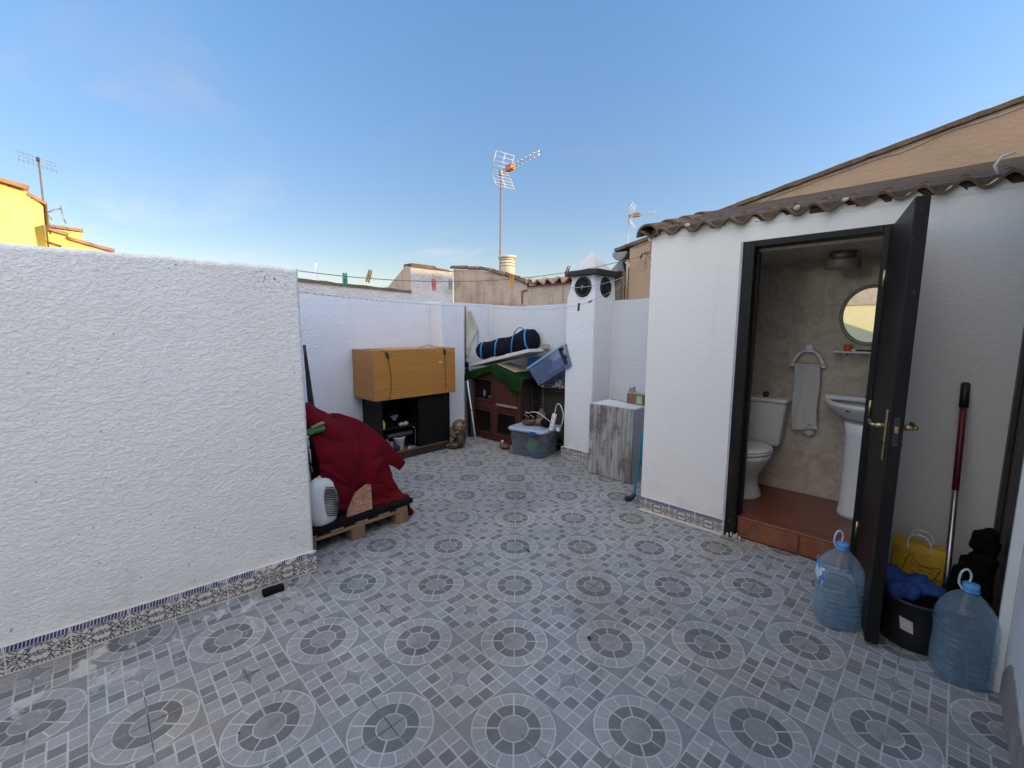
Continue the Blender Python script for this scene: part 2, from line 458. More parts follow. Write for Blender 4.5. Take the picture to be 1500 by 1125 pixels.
# skirting tiles with a blue rope edge and dark scroll-work (UV: u = tile count, v = height 0..1)
def mk_skirt():
    m, t, b = new_mat('painted_skirting_tile')
    u, v, _ = sep(t, coords(t, 'UV')); ob = coords(t)
    x = u.fr() - .5; y = (v - .42) / .36          # -.5...5 , -1..1
    wv = noi(t, ob, 160, 2) - .5
    ax, ay = abs(x), abs(y)
    r = (x * x * 3.2 + y * y * .55).sq()
    th = (y * .75).at2(x * 1.8)
    flower = (r - .15 - (th * 8.0).sin() * .04).band(.05).mx((r - .045).band(.05))
    w1 = (ay * 7.0).sin() * .05
    lat = (ax * 2.0 + ay * .62 - .60 + w1 + wv * .12).band(.05).mx((ax * 2.0 - ay * .62 - .30 + w1 + wv * .12).band(.05))
    lat2 = (ax * 2.0 + ay * .62 - .74 + w1).band(.03)
    cx, cy = ax - .5, ay - .0
    r2 = (cx * cx * 7.0 + cy * cy * .95).sq(); th2 = (cy).at2(cx * 2.2)
    ros = (r2 - .50 - (th2 * 9.0).sin() * .07).band(.08).mx((r2 - .31 - (th2 * 6.0).sin() * .07).band(.07)).mx((r2 - .13).band(.07))
    def sprig(x0, y0, k):
        lx, ly = ax - x0, ay - y0
        return ((lx * lx * 40.0 + ly * ly * 4.0).sq() - .20 - (ly.at2(lx * 3.0) * k).sin() * .15).lt(0.0)
    mid = flower.mx(lat).mx(lat2).mx(ros).mx(sprig(.17, .70, 3.0)).mx(sprig(.03, .74, 4.0)).mx(sprig(.32, .80, 3.0)).mx(sprig(.15, .08, 4.0))
    inmid = v.gt(.10) * v.lt(.74)
    dots = ((u * 2.0 * PI * 16.0).sin().gt(-.1)) * v.gt(.045) * v.lt(.10)
    rule = (v - .755).band(.014).mx((v - .115).band(.01))
    ink = (mid * inmid).mx(dots).mx(rule) * (noi(t, ob, 90, 3).ss(.30, .42))
    stripe = (u * 2.0 * PI * 17.0 - v * 13.0).sin().gt(-.66) * v.gt(.775) * v.lt(.98)
    base = mixc(t, noi(t, ob, 20, 4), (.52, .49, .45), (.70, .68, .65))
    c = mixc(t, ink.cl(), base, mixc(t, noi(t, ob, 45, 2).ss(.4, .6), (.035, .028, .03), (.11, .085, .08)))
    c = mixc(t, stripe, c, (.018, .022, .15))
    joint = abs(x).gt(.486)
    c = mixc(t, joint.cl(), c, (.60, .58, .55))
    vc = t.nodes.new('ShaderNodeVertexColor'); vc.layer_name = 'slop'
    cov = X(t, vc.outputs[0]) # where white paint has run over the tile
    slop = ((v + (noi(t, ob, 22, 4) - .5) * 2.6 - .97).ss(-.02, .06) * cov).mx((noi(t, ob, 30, 5, .7).ss(.60, .68)) * cov * .85)
    c = mixc(t, slop.cl(), c, (.70, .68, .64))
    t.links.new(c, b.inputs['Base Color']); b.inputs['Roughness'].default_value = .35
    bump(t, b, slop + (1.0 - joint) * .5, .002); return m
m_skirt = mk_skirt()
def skirting(name, P0, P1, h, parent, tile=.205, phase=0.0, slop=lambda s: 0.0, depth=.012, nrm=None):
    """tile strip on a wall foot; P0->P1 along the foot, nrm = outward normal"""
    P0, P1, nrm = Vector(P0), Vector(P1), Vector(nrm).normalized(); Lg = (P1 - P0).length; d = (P1 - P0) / Lg
    bm = bmesh.new(); uv = bm.loops.layers.uv.new('UVMap'); cl = bm.loops.layers.color.new('slop')
    N = max(2, int(Lg / .05))
    def face(q, uvs, ss):
        f = bm.faces.new([bm.verts.new(p) for p in q])
        for lp, c, s in zip(f.loops, uvs, ss):
            lp[uv].uv = c; k = slop(s); lp[cl] = (k, k, k, 1)
    for i in range(N):
        a, b = Lg * i / N, Lg * (i + 1) / N
        A, B = P0 + d * a + nrm * depth, P0 + d * b + nrm * depth; Z = Vector((0, 0, h))
        ua, ub = (a + phase) / tile, (b + phase) / tile
        face((A, B, B + Z, A + Z), ((ua, 0), (ub, 0), (ub, 1), (ua, 1)), (a, b, b, a))
        face((A + Z, B + Z, B + Z - nrm * depth, A + Z - nrm * depth), ((ua, 1.2), (ub, 1.2), (ub, 1.2), (ua, 1.2)), (a, b, b, a))
    for a in (0, Lg):
        A = P0 + d * a + nrm * depth; Z = Vector((0, 0, h))
        face((A, A - nrm * depth, A - nrm * depth + Z, A + Z), ((.5, 1.2),) * 4, (a,) * 4)
    me = bpy.data.meshes.new(name); bm.to_mesh(me); bm.free(); me.materials.append(m_skirt)
    return link(bpy.data.objects.new(name, me), parent)

# terrace floor: 33 cm patterned tiles laid at 45 degrees to the camera's first row
def mk_floor():
    m, t, b = new_mat('patterned_floor_tile'); ob = coords(t)
    px, py, _ = sep(t, ob)
    # tile axes: world rows run at -43.4 deg in this frame; a circle sits at (.650,-2.228)
    ang = math.radians(43.4 + 45.0); T = .467 / math.sqrt(2)
    qx, qy = px - .650, py + 2.228
    a = (qx * math.cos(ang) + qy * math.sin(ang)) / T
    c_ = (qy * math.cos(ang) - qx * math.sin(ang)) / T
    ca, cb = a.rnd(), c_.rnd(); fa, fb = a - ca, c_ - cb
    odd = (ca + cb).mod(2.0).gt(.5)
    lw = .011
    # --- circle cell
    r = (fa * fa + fb * fb).sq(); th = fb.at2(fa)
    s8 = (th / (PI / 4)); s8d = abs(s8 - s8.rnd()) * (PI / 4) * r
    s16 = (th / (PI / 8)); s16d = abs(s16 - s16.rnd()) * (PI / 8) * r
    ring_d = r.gt(.17) * r.lt(.322)
    ring_o = r.gt(.322) * r.lt(.485)
    inner = r.lt(.17)
    ln_c = ((r - .482).band(.012)).mx((r - .322).band(.011)).mx((r - .17).band(.010))
    ln_c = ln_c.mx(s8d.lt(.010) * ring_d).mx(s16d.lt(.0095) * ring_o)
    # --- grid cell
    gx, gy = (fa + .5) * 6.0, (fb + .5) * 6.0
    di, dj = abs(gx.fl() - 2.5), abs(gy.fl() - 2.5)
    dark = abs(di + dj - 3.0).lt(.2)
    lx, ly = abs(gx - gx.rnd()), abs(gy - gy.rnd())
    cx, cy = abs(gx - 3.0), abs(gy - 3.0)
    central = cx.lt(1.0) * cy.lt(1.0)
    ux, uy = 1.0 - cx, 1.0 - cy; rc = (ux * ux + uy * uy).sq()
    star = central * rc.gt(.80)
    ln_g = (lx.lt(.062).mx(ly.lt(.062))) * (1.0 - central)
    ln_g = ln_g.mx(central * (rc - .80).band(.06))
    edge = (abs(fa).gt(.5 - .0075)).mx(abs(fb).gt(.5 - .0075))
    # tones
    grain = noi(t, ob, 190, 3, .75); mott = noi(t, ob, 26, 4, .65); big = noi(t, ob, 1.3, 5, .6); mid = noi(t, ob, 6, 5, .62)
    flat = X(t, .0 + 0) if False else None
    def tone(sock, k): return sock
    V0 = t.nodes.new('ShaderNodeValue'); V0.outputs[0].default_value = 0.0; Z = X(t, V0.outputs[0])
    lc = Z + .0
    circ = Z + .265 + ring_o * .075 + inner * .015 - ring_d * .088
    grid = Z + .335 - dark * .125 - star * .07
    val = circ * (1.0 - odd) + grid * odd
    cell = noi(t, comb(t, gx.fl() + ca * 7.0, gy.fl() + cb * 7.0, odd), 3.17, 0)   # every stone a little different
    val = val * (1.0 + (cell - .5) * .35 * odd)
    val = val * (.16 + grain * 1.22 + mott * .40)
    line = (ln_c * (1.0 - odd)).mx(ln_g * odd).mx(edge)
    wear = mid.ss(.3, .62) * .62 + .38
    val = val + line * (Z + .53 - val) * wear
    # tile joints: hairlines through circle and star centres, dirty in places
    ja, jb = abs(fa), abs(fb)
    jt = noi(t, comb(t, ca * 3.0 + a * .25, cb * 5.0 + c_ * .25, 0.0), 1.0, 2)
    joint = (ja.lt(.0055).mx(jb.lt(.0055))) * jt.ss(.50, .58)
    val = val * (1.0 - joint * .75)
    jp = (ja.lt(.009).mx(jb.lt(.009))) * (1.0 - jt.ss(.44, .5)) * .35
    val = val + jp * (Z + .34 - val)
    wn = t.nodes.new('ShaderNodeTexWhiteNoise'); wn.noise_dimensions = '2D'; t.links.new(comb(t, a.fl(), c_.fl()), wn.inputs['Vector'])
    val = val * (.91 + X(t, wn.outputs['Value']) * .18)
    # chipped tile corners and dirty seams
    rim = (.5 - abs(a.fr() - .5)).mn(.5 - abs(c_.fr() - .5))
    val = val * (1.0 - rim.ss(.05, .0) * noi(t, ob, 9, 4, .7).ss(.5, .72) * .45)
    # broad dirt and foot traffic
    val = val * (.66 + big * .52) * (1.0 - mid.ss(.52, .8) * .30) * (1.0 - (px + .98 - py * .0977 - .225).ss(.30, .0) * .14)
    # white paint splashes along the left wall
    near = (px + 1.05).ss(.62, .0) * (py + 2.2).ss(.1, -.5)
    spl = noi(t, scaled(t, ob, (1, 1.4, 1)), 7, 5, .6, .4).ss(.56, .62) * near
    drift = noi(t, ob, 2.6, 6, .66).ss(.50, .66) * (px + 1.05).ss(.5, 0.0) * .5
    sand = noi(t, ob, 3.6, 6, .68).ss(.5, .72) * .38
    val = val + spl * (Z + .52 - val) * .8 + (drift + sand).cl() * (Z + .30 - val) * .6
    # specks: bits of leaf and grit
    spk = noi(t, ob, 34, 1).gt(.79)
    val = val * (1.0 - spk * .8)
    warm = noi(t, ob, 1.9, 4)
    g = t.nodes.new('ShaderNodeCombineColor')
    wr = .955 + warm.ss(.4, .75) * .09; wb = 1.04 - warm.ss(.4, .75) * .13
    for i, q in enumerate((val * wr, val, val * wb)): t.links.new(q.v, g.inputs[i])
    t.links.new(g.outputs[0], b.inputs['Base Color'])
    t.links.new((.68 + grain * .2).cl().v, b.inputs['Roughness']); b.inputs['Specular IOR Level'].default_value = .2
    bump(t, b, line * .6 + grain * .35 - joint * .6, .003, .8); return m
m_floor = mk_floor()

# ------------------------------------------------------------------ ground and terrace deck
mb = MB(); mb.quad((-400, -400, -3), (400, -400, -3), (400, 400, -3), (-400, 400, -3))
struct(build('ground', mb, M('dry_ground', (.24, .20, .15), .95, .4, .05)))
mb = MB(); mb.box(-3.25, 2.0, -5.86, 1.27, -.22, 0)
struct(build('terrace_floor', mb, m_floor))
mb = MB(); mb.box(-3.0, 1.9, -5.8, 1.2, -3, -.222)
tag(build('lower_storey', mb, m_plain), 'white storey under the tiled roof terrace', 'building')

# ------------------------------------------------------------------ terrace walls
def rough_wall(x_of_y, y0, y1, z1, thick, step, amp, seed=0.0):
    """stuccoed wall facing +x: front, top and end displaced as real relief"""
    ny, nz = int((y1 - y0) / step), int(z1 / step); mb = MB()
    def ht(y, z):
        p = Vector((0, y * 1.0, z * 1.35)) * 27.0 + Vector((seed, 0, 0))
        n = max(0, noise.noise(p) * .9 + .12) + noise.noise(p * 2.3) * .4 + noise.noise(p * 5.1) * .2
        return max(-.15, n) * amp * (.25 + .75 * min(1, max(0, (z - .12) / .5))) + noise.noise(Vector((seed, y * 1.3, z * 1.3))) * .004
    R = .022
    rows = []
    for i in range(ny + 1):
        y = y0 + (y1 - y0) * i / ny; xb = x_of_y(y); row = []
        e = max(0.0, 1 - (y1 - y) / R); pull = R * (1 - math.sqrt(max(0, 1 - e * e)))
        top = z1 + .006 * noise.noise(Vector((y * 5, 2.2, seed))) + .007 * noise.noise(Vector((y * 23, 7.2, seed)))
        for j in range(nz + 1):
            z = top * j / nz; e2 = max(0.0, 1 - (top - z) / R); p2 = R * (1 - math.sqrt(max(0, 1 - e2 * e2)))
            row.append((xb + ht(y, z) - max(pull, p2), y, z))
        for k in range(1, 8): row.append((xb - thick * k / 7 - R * .5, y, top + ht(y, top + k * .03) * .6))
        row.append((xb - thick - R, y, 0.0)); rows.append(row)
    end = []
    V = [[mb.bm.verts.new(p) for p in r] for r in rows]
    fs = [mb.bm.faces.new((V[i][j], V[i][j + 1], V[i + 1][j + 1], V[i + 1][j])) for i in range(ny) for j in range(len(rows[0]) - 1)]
    mb._fin(None, fs, True)
    f = mb.bm.faces.new(V[-1]); f2 = mb.bm.faces.new(list(reversed(V[0])))
    return mb
xl = lambda y: -1.0 + .0977 * (y + 2.305)
tw = thing('terrace_wall', 'near white rough-stuccoed wall filling the left side of the photo', 'wall', group='white terrace walls')
build('plaster', rough_wall(xl, -4.7, -2.305, 1.852, .13, .0085, .0024), m_stucco, tw)
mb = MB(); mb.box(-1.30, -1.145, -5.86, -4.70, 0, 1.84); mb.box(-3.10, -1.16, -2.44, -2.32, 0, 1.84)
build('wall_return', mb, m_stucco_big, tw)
skirting('skirting', (xl(-4.3), -4.3, 0), (xl(-2.30), -2.30, 0), .132, tw, .205, .205 * 10 - (4.3 - 3.583) % .205 , lambda s: min(1, max(.25, (s - .6) * .85)), .014, (1, -.0977, 0))

tb = thing('terrace_wall', 'white stucco back wall on the left behind the black cabinet and pine box', 'wall', group='white terrace walls')
def flat_wall(mb, x0, x1, y0, y1, z0, z1, step=.12, wob=.006, seed=1.0):
    mb.box(x0, x1, y0, y1, z0, z1)
    return mb
def wavy_top(mb, poly_top, d0, d1, axis, z0=0.0, wob=.008, seed=0):
    """wall slab whose top follows poly_top = [(along, z)...], finely broken so it is never a ruled line"""
    P = []
    for (a, za), (b, zb) in zip(poly_top, poly_top[1:]):
        n = max(2, int(abs(b - a) / .03))
        for i in range(n):
            s = a + (b - a) * i / n; z = za + (zb - za) * i / n
            P.append((s, z + wob * noise.noise(Vector((s * 6, seed, 1))) + wob * .7 * noise.noise(Vector((s * 21, seed, 5)))))
    P.append(poly_top[-1])
    poly = [(poly_top[0][0], z0)] + P + [(poly_top[-1][0], z0)]
    return mb.prism(poly, d0, d1, axis)
mb = MB(); wavy_top(mb, [(-2.44, 1.856), (1.26, 1.858)], -3.24, -3.10, 'X', 0, .008, 1); build('plaster', mb, m_stucco_shade, tb)
mb = MB(); wavy_top(mb, [(.10, 1.832), (.45, 1.832)], -3.099, -2.85, 'X', 0, .006, 2); build('pilaster', mb, m_stucco_shade, tb)
tr = thing('terrace_wall', 'white stucco back wall on the right running behind the hutch and chimney', 'wall', group='white terrace walls')
mb = MB(); wavy_top(mb, [(-3.099, 1.85), (-2.5, 1.812), (-1.6, 1.817), (-.5, 1.84), (2.0, 1.84)], 1.13, 1.26, 'Y', 0, .009, 3); build('plaster', mb, m_stucco_shade, tr)
tn = thing('terrace_wall', 'sunlit pale yellow wall seen only in the oval mirror', 'wall', group='white terrace walls')
mb = MB(); wavy_top(mb, [(-3.0, 1.98), (2.3, 1.98)], -6.0, -5.86, 'Y', 0, .004, 4); build('plaster', mb, stucco('pale_yellow_stucco', (.92, .86, .52), amp=.003, scale=40), tn)
st_ = thing('added_shade_wall', 'unseen white wall added behind the camera to shade the mirrored wall', 'wall', (2.0, -5.0, 0))  # unseen sloping wall, shaped so its shadow falls on the mirrored wall
mb = MB(); mb.prism([(-.85, 0), (-.85, .96), (-.09, 1.88), (.12, 2.13), (.12, 0)], 0, .12, 'X'); build('plaster', mb, m_plain, st_)
mb = MB(); mb.box(-3.0, 2.3, -6.02, -5.83, 1.985, 2.35, .01); build('coping', mb, m_mortar, tn)

# ------------------------------------------------------------------ garden chimney
m_cap_grey = stucco('greyed_white_cap', (.58, .58, .57), amp=.001, scale=30, dirt=.3)  # white cap greyed in its colour against the sky glow on top
ch = thing('chimney', 'white square chimney with pyramid cap, black slab and round vents', 'chimney', (-1.23, .95, 0))
cx, cy = -1.23, .95
def rect(x0, x1, y0, y1, z): return [(x0 - cx, y0 - cy, z), (x1 - cx, y0 - cy, z), (x1 - cx, y1 - cy, z), (x0 - cx, y1 - cy, z)]
mb = MB(); mb.loft([rect(-1.405, -1.025, .77, 1.16, 0), rect(-1.405, -1.025, .77, 1.16, 1.70), rect(-1.392, -1.025, .77, 1.20, 1.86), rect(-1.352, -1.028, .775, 1.19, 1.98), rect(-1.335, -1.035, .78, 1.18, 2.095)], sm=False)
es = [e for e in mb.bm.edges]; bmesh.ops.bevel(mb.bm, geom=es, offset=.008, segments=2, affect='EDGES')
build('shaft', mb, m_stucco_big, ch)
mb = MB(); mb.box(-1.395 - cx, -.965 - cx, .715 - cy, 1.225 - cy, 2.088, 2.148, .008); mb.wobble(.003, 14); build('cap_slab', mb, m_black_paint, ch)
mb = MB(); mb.loft([rect(-1.325, -1.035, .785, 1.155, 2.148), [(-.006 + k[0], k[1], 2.372) for k in ((.038, -.006), (.05, -.006), (.05, .006), (.038, .006))]], sm=False); build('pyramid_cap', mb, m_cap_grey, ch)
for (c, ax, yy) in (((-1.178 - cx, .768 - cy, 1.967), 'Y', .095), ((-1.027 - cx, .985 - cy, 1.967), 'X', .095)):
    mb = MB(); ring = []
    for k in range(28):
        a = 2 * PI * k / 28; d = (math.cos(a) * yy, math.sin(a) * yy)
        ring.append((c[0] + d[0], c[1], c[2] + d[1]) if ax == 'Y' else (c[0], c[1] + d[0], c[2] + d[1]))
    mb.tube(ring, .016, 8, closed=True); h = build('vent_ring', mb, m_black_paint, ch)
    mb = MB(); mb.lathe([(0.0005, 0), (.088, 0), (.088, .004), (.0005, .004)], (c[0], c[1] - .004, c[2]) if ax == 'Y' else (c[0], c[1], c[2]), 28, ax)
    build('vent_opening', mb, m_void, h)
mb = MB(); mb.tube([(-1.19 - cx, .755 - cy, 1.93), (-1.175 - cx, .757 - cy, 1.965), (-1.18 - cx, .755 - cy, 1.985)], .011, 6); build('vent_flap', mb, m_steel, ch)
skirting('skirting', (-1.43 - cx, .77 - cy, 0), (-1.01 - cx, .77 - cy, 0), .118, ch, .205, .1, lambda s: .75, .014, (0, -1, 0))
skirting('skirting', (-1.405 - cx, .77 - cy, 0), (-1.405 - cx, 1.13 - cy, 0), .118, ch, .205, .1, lambda s: .6, .014, (-1, 0, 0))

# ------------------------------------------------------------------ bathroom outhouse
ou = thing('bathroom_outhouse', 'white outhouse with tiled eave and open black door showing a bathroom', 'outhouse', (0, 0, 0))
mb = MB()
mb.box(0, .672, 0, .12, 0, 2.235); mb.box(1.45, 1.98, 0, .12, 0, 2.235); mb.box(.672, 1.45, 0, .12, 2.10, 2.235)
mb.box(0, .12, .12, 1.128, 0, 2.235)
build('front_wall', mb, m_plain, ou)
mb = MB() # uneven plastered reveal beside the frame, and plaster slopping over the eave line
mb.prism([(.655, -.006), (.672, -.010), (.69, .055), (.672, .055)], 0, 2.10, 'Z'); mb.subdiv(6); mb.wobble(.005, 14)
build('door_reveal', mb, M('grey_reveal_plaster', (.50, .48, .52), .8, .2, 12, .003, 40), ou)
mb = MB(); mb.box(.12, 1.85, .885, .90, .16, 2.06); build('back_wall_tiles', mb, m_bt_x, ou)
for x in (.12, 1.85):
    mb = MB(); mb.box(x, x + .015, .12, .885, .16, 2.06); build('side_wall_tiles', mb, m_bt_y, ou)
mb = MB(); mb.box(.135, 1.85, .12, .885, 2.043, 2.06); build('ceiling', mb, M('ceiling_paint', (.62, .54, .44), .8, .2, 6), ou)
mb = MB(); mb.box(.135, 1.85, .10, .885, 0.0, .16); mb.box(.745, 1.42, .035, .10, 0.0, .159, .006); build('terracotta_step', mb, m_terra, ou)
mb = MB()
for x in (.745, 1.135): mb.box(x + .006, x + .384, .028, .036, .012, .142, .003)
mb.box(.745, 1.42, .026, .033, .146, .158, .002); build('step_riser_tile', mb, M('orange_riser_tile', (.28, .095, .045), .4, .35, 9, .001, 50), ou)
mb = MB(); mb.box(.672, .745, -.012, .10, .004, 2.098, .004); mb.box(.745, 1.405, -.010, .10, 2.058, 2.096, .004); mb.box(1.405, 1.452, -.010, .10, .004, 2.094, .004)
mb.box(.745, .76, .06, .10, .16, 2.03); build('door_frame', mb, m_dark_wood, ou)
mb = MB()
for k in range(5): mb.ball((.70 + .022 * k + random.uniform(-.006, .006), -.012, .012 + .012 * (k % 2)), (.010, .006, .02 + .012 * random.random()), 1)
mb.wobble(.003, 60); build('chipped_plaster', mb, m_mortar, ou)
skirting('skirting', (0.0, 0, 0), (.670, 0, 0), .116, ou, .205, .205 - (.458 % .205), lambda s: .12, .012, (0, -1, 0))
mb = MB(); mb.prism([(-.012, 0), (-.03, 0), (-.012, .012)], .0, .668, 'X'); mb.subdiv(5); mb.wobble(.003, 20); build('grout_fillet', mb, m_mortar, ou)
# door leaf, hinged at x 1.445, swung out a little past square
DA = math.atan2(-.72, 1.556 - 1.432)
dl = MB()
Ld, Td = .728, .050
dl.box(0, Ld, 0, Td, .022, 2.072, .004)
door = build('door', dl, m_dark_wood, ou, loc=(1.432, -.012, 0), rot=(0, 0, DA))
def dpart(name, mb, mat): return build(name, mb, mat, door)
for s, y in ((-1, 0), (1, Td)):
    mb = MB(); mb.box(Ld - .085, Ld - .047, min(y, y + s * .007), max(y, y + s * .007), .905, 1.145, .003)
    mb.lathe([(.012, 0), (.012, .03), (.009, .045)], (Ld - .066, y, 1.068), 12, 'Y') if s > 0 else mb.lathe([(.009, -.045), (.012, -.03), (.012, 0)], (Ld - .066, y, 1.068), 12, 'Y')
    h = dpart('handle_plate', mb, m_brass)
    mb = MB(); mb.tube([(Ld - .066, y + s * .04, 1.068), (Ld - .07, y + s * .052, 1.068), (Ld - .10, y + s * .056, 1.069), (Ld - .165, y + s * .054, 1.073), (Ld - .18, y + s * .05, 1.07)], .0085, 10)
    build('lever', mb, m_brass, h)
    mb = MB(); mb.lathe([(.006, -.004), (.006, .004)], (Ld - .066, y + s * .006, .985), 10, 'Y'); build('keyhole', mb, m_void, h)
mb = MB(); mb.box(Ld - .003, Ld + .002, .015, .035, .99, 1.12, .001); h = dpart('lock_plate', mb, M('dark_lock_steel', (.10, .095, .09), .5, .4, 30, metal=.8))
mb = MB(); mb.box(Ld + .002, Ld + .010, .018, .032, 1.05, 1.08, .002); build('latch', mb, m_brass, h)
for z in (.30, 1.05, 1.80):
    mb = MB(); mb.lathe([(.008, z - .05), (.008, z + .05)], (-.004, -.004, 0), 10); dpart('hinge', mb, m_brass)
# tiled eave
mb = MB(); rows_of_tiles(mb, (-.07, -.040, 2.232), (1, 0, 0), (0, 1, .285), 2.1, 1.36, .158, .030, 4, .016, .016, 3)
mb.wobble(.007, 11); build('roof_tiles', mb, m_tile_roof, ou)
mb = MB(); N = 60; fr_, bk = [], []
for i in range(N + 1):
    x = -.005 + 2.02 * i / N; q = .006 * noise.noise(Vector((x * 7, 1, 2))) + .004 * noise.noise(Vector((x * 25, 1, 2)))
    fr_.append((x, .0 + q, 2.272 + q)); bk.append((x, 1.279, 2.665 + q * .5))
mb.loft([[(x, y, z - .05) for x, y, z in fr_], fr_, bk], cap=False, close=False, sm=False)
build('roof_bedding', mb, M('dark_roof_bedding', (.15, .11, .08), .95, .5, 8, .012, 26, col2=(.055, .045, .036), spec=.1), ou)
mb = MB(); P = []; N = 126 # mortar bedding under the tiles, following the scallops
for i in range(N + 1):
    x = -.03 + 2.04 * i / N; h = .030 * math.cos(2 * PI * (x + .07) / .158)
    P.append((x, 2.229 + (h if h > 0 else h * .8)))
poly = [(-.03, 2.20)] + [(2.01, 2.20)] + list(reversed(P)); mb.prism(poly, -.003, .10, 'Y')
mb.wobble(.003, 30); build('eave_mortar', mb, m_plain, ou)
mb = MB(); cap_tiles(mb, (-.015, -.05, 2.222), (-.015, 1.28, 2.585), .085, .36, 5); mb.wobble(.006, 9); build('verge_tile', mb, m_tile_roof, ou)
mb = MB(); mb.tube([(1.815, -.075, 2.26), (1.80, -.085, 2.30), (1.82, -.09, 2.335), (1.86, -.085, 2.345)], .0065, 8); build('pipe_hook', mb, m_white_plastic, ou)
for x in (.98, 1.22, .30):
    mb = MB(); mb.ball((x, -.06, 2.258), (.018, .010, .014), 2); mb.wobble(.006, 50); build('mortar_crumb', mb, m_mortar, ou)

# --- bathroom contents
to = thing('toilet', 'white ceramic toilet with a square cistern behind the door frame', 'toilet', (.645, .72, .16))
def oval(rx, ry0, ry1, z, n=28, cy0=0.0):
    """egg outline: ry0 towards the room, ry1 towards the wall"""
    return [(rx * math.cos(2 * PI * k / n), cy0 + (ry1 if math.sin(2 * PI * k / n) > 0 else ry0) * math.sin(2 * PI * k / n), z) for k in range(n)]
mb = MB(); mb.loft([oval(.115, .15, .17, 0, cy0=-.19), oval(.118, .15, .17, .02, cy0=-.19), oval(.085, .12, .16, .10, cy0=-.19), oval(.09, .13, .17, .18, cy0=-.20), oval(.135, .20, .18, .27, cy0=-.22), oval(.178, .24, .20, .345, cy0=-.235), oval(.185, .25, .20, .375, cy0=-.235), oval(.17, .23, .185, .385, cy0=-.235)])
build('bowl', mb, m_ceramic, to)
mb = MB(); mb.loft([oval(.188, .255, .19, .388, cy0=-.235), oval(.192, .26, .195, .398, cy0=-.235), oval(.188, .255, .19, .408, cy0=-.235)]); build('seat', mb, m_white_plastic, to)
mb = MB(); mb.loft([oval(.188, .255, .20, .410, cy0=-.235), oval(.19, .258, .20, .420, cy0=-.235), oval(.17, .235, .19, .432, cy0=-.235), oval(.08, .10, .10, .438, cy0=-.235)]); build('lid', mb, m_white_plastic, to)
mb = MB(); mb.loft([[(x * a, y, z) for x, y in ((-1, -.0), (-.96, -.02), (.96, -.02), (1, 0), (1, .15), (-1, .15))] for a, z in ((.17, .40), (.18, .42), (.205, .74), (.205, .755))]); build('cistern', mb, m_ceramic, to)
mb = MB(); mb.box(-.215, .215, -.032, .155, .756, .79, .012); build('cistern_lid', mb, m_ceramic, to)
mb = MB(); mb.lathe([(.02, .79), (.02, .797), (.012, .80)], (-.06, .05, 0), 14); build('flush_button', mb, m_chrome, to)
tb_ = thing('scrub_ball', 'small purple ball sitting on the toilet cistern', 'ball', (.69, .77, .951))
mb = MB(); mb.ball((0, 0, .024), .025, 3); mb.wobble(.003, 90); build('sponge', mb, M('purple_sponge', (.12, .02, .07), .9, .3, 40, .004, 160), tb_)

si = thing('pedestal_sink', 'white ceramic pedestal sink beside the open door', 'sink', (1.38, .885, .16))
mb = MB(); n = 32
def sk(rx, ry, z, y0=0.0):
    out = []
    for k in range(n):
        a = PI + PI * k / (n - 1); out.append((rx * math.cos(a), y0 + ry * math.sin(a), z))
    return out
rings = [sk(.10, .14, .66), sk(.19, .27, .70), sk(.265, .37, .755), sk(.295, .425, .80), sk(.30, .43, .822), sk(.287, .415, .828), sk(.262, .385, .823, -.0), sk(.20, .29, .775, -.05), sk(.07, .10, .73, -.09)]
mb.loft(rings); build('basin', mb, m_ceramic, si)
mb = MB(); mb.box(-.295, .295, -.085, -.002, .815, .85, .012); build('basin_back', mb, m_ceramic, si)
mb = MB(); mb.loft([[(math.cos(2 * PI * k / 24) * rx, -.255 + math.sin(2 * PI * k / 24) * ry, z) for k in range(24)] for rx, ry, z in ((.132, .11, 0), (.13, .108, .03), (.122, .10, .06), (.118, .098, .35), (.122, .10, .60), (.135, .115, .69))]); build('pedestal', mb, m_ceramic, si)
ft = None
mb = MB(); mb.lathe([(.026, .85), (.026, .86), (.02, .875), (.022, .93), (.024, .945), (.012, .952)], (-.025, -.055, 0), 16); f = build('tap', mb, m_chrome, si)
mb = MB(); mb.tube([(-.025, -.06, .895), (-.025, -.11, .905), (-.025, -.15, .895), (-.025, -.16, .88)], .011, 10); build('spout', mb, m_chrome, f)
mb = MB(); mb.tube([(-.025, -.05, .95), (-.025, -.09, .968), (-.025, -.12, .972)], .007, 8); build('tap_lever', mb, m_chrome, f)
mb = MB(); mb.box(-.12, -.05, -.376, -.371, .776, .785, .001); build('overflow_slot', mb, m_void, si)

mi = thing('oval_mirror', 'oval bathroom mirror in a pale olive frame reflecting a sunlit wall', 'mirror', (1.31, .884, 1.618))
mb = MB(); ell = [(.176 * math.cos(2 * PI * k / 48), -.012, .21 * math.sin(2 * PI * k / 48)) for k in range(48)]
mb.tube(ell, .0125, 8, closed=True); build('mirror_frame', mb, M('olive_frame', (.36, .34, .24), .4, .15, 14), mi)
mm, t, b = new_mat('mirror_glass'); b.inputs['Metallic'].default_value = 1; b.inputs['Base Color'].default_value = (.93, .95, .93, 1)
v = coords(t); b.inputs['Roughness'].default_value = .02
mb = MB(); mb.lathe([(.0005, -.006), (.172, -.006), (.172, -.001), (.0005, -.001)], (0, 0, 0), 48, 'Y', sm=False); g = build('mirror_glass', mb, mm, mi)
for v_ in g.data.vertices: v_.co.z *= .205 / .172
sh = thing('glass_shelf', 'narrow white shelf under the oval mirror', 'shelf', (1.31, .884, 1.338))
mb = MB(); mb.box(-.195, .195, -.115, 0, 0, .013, .004); build('shelf_board', mb, m_white_plastic, sh)
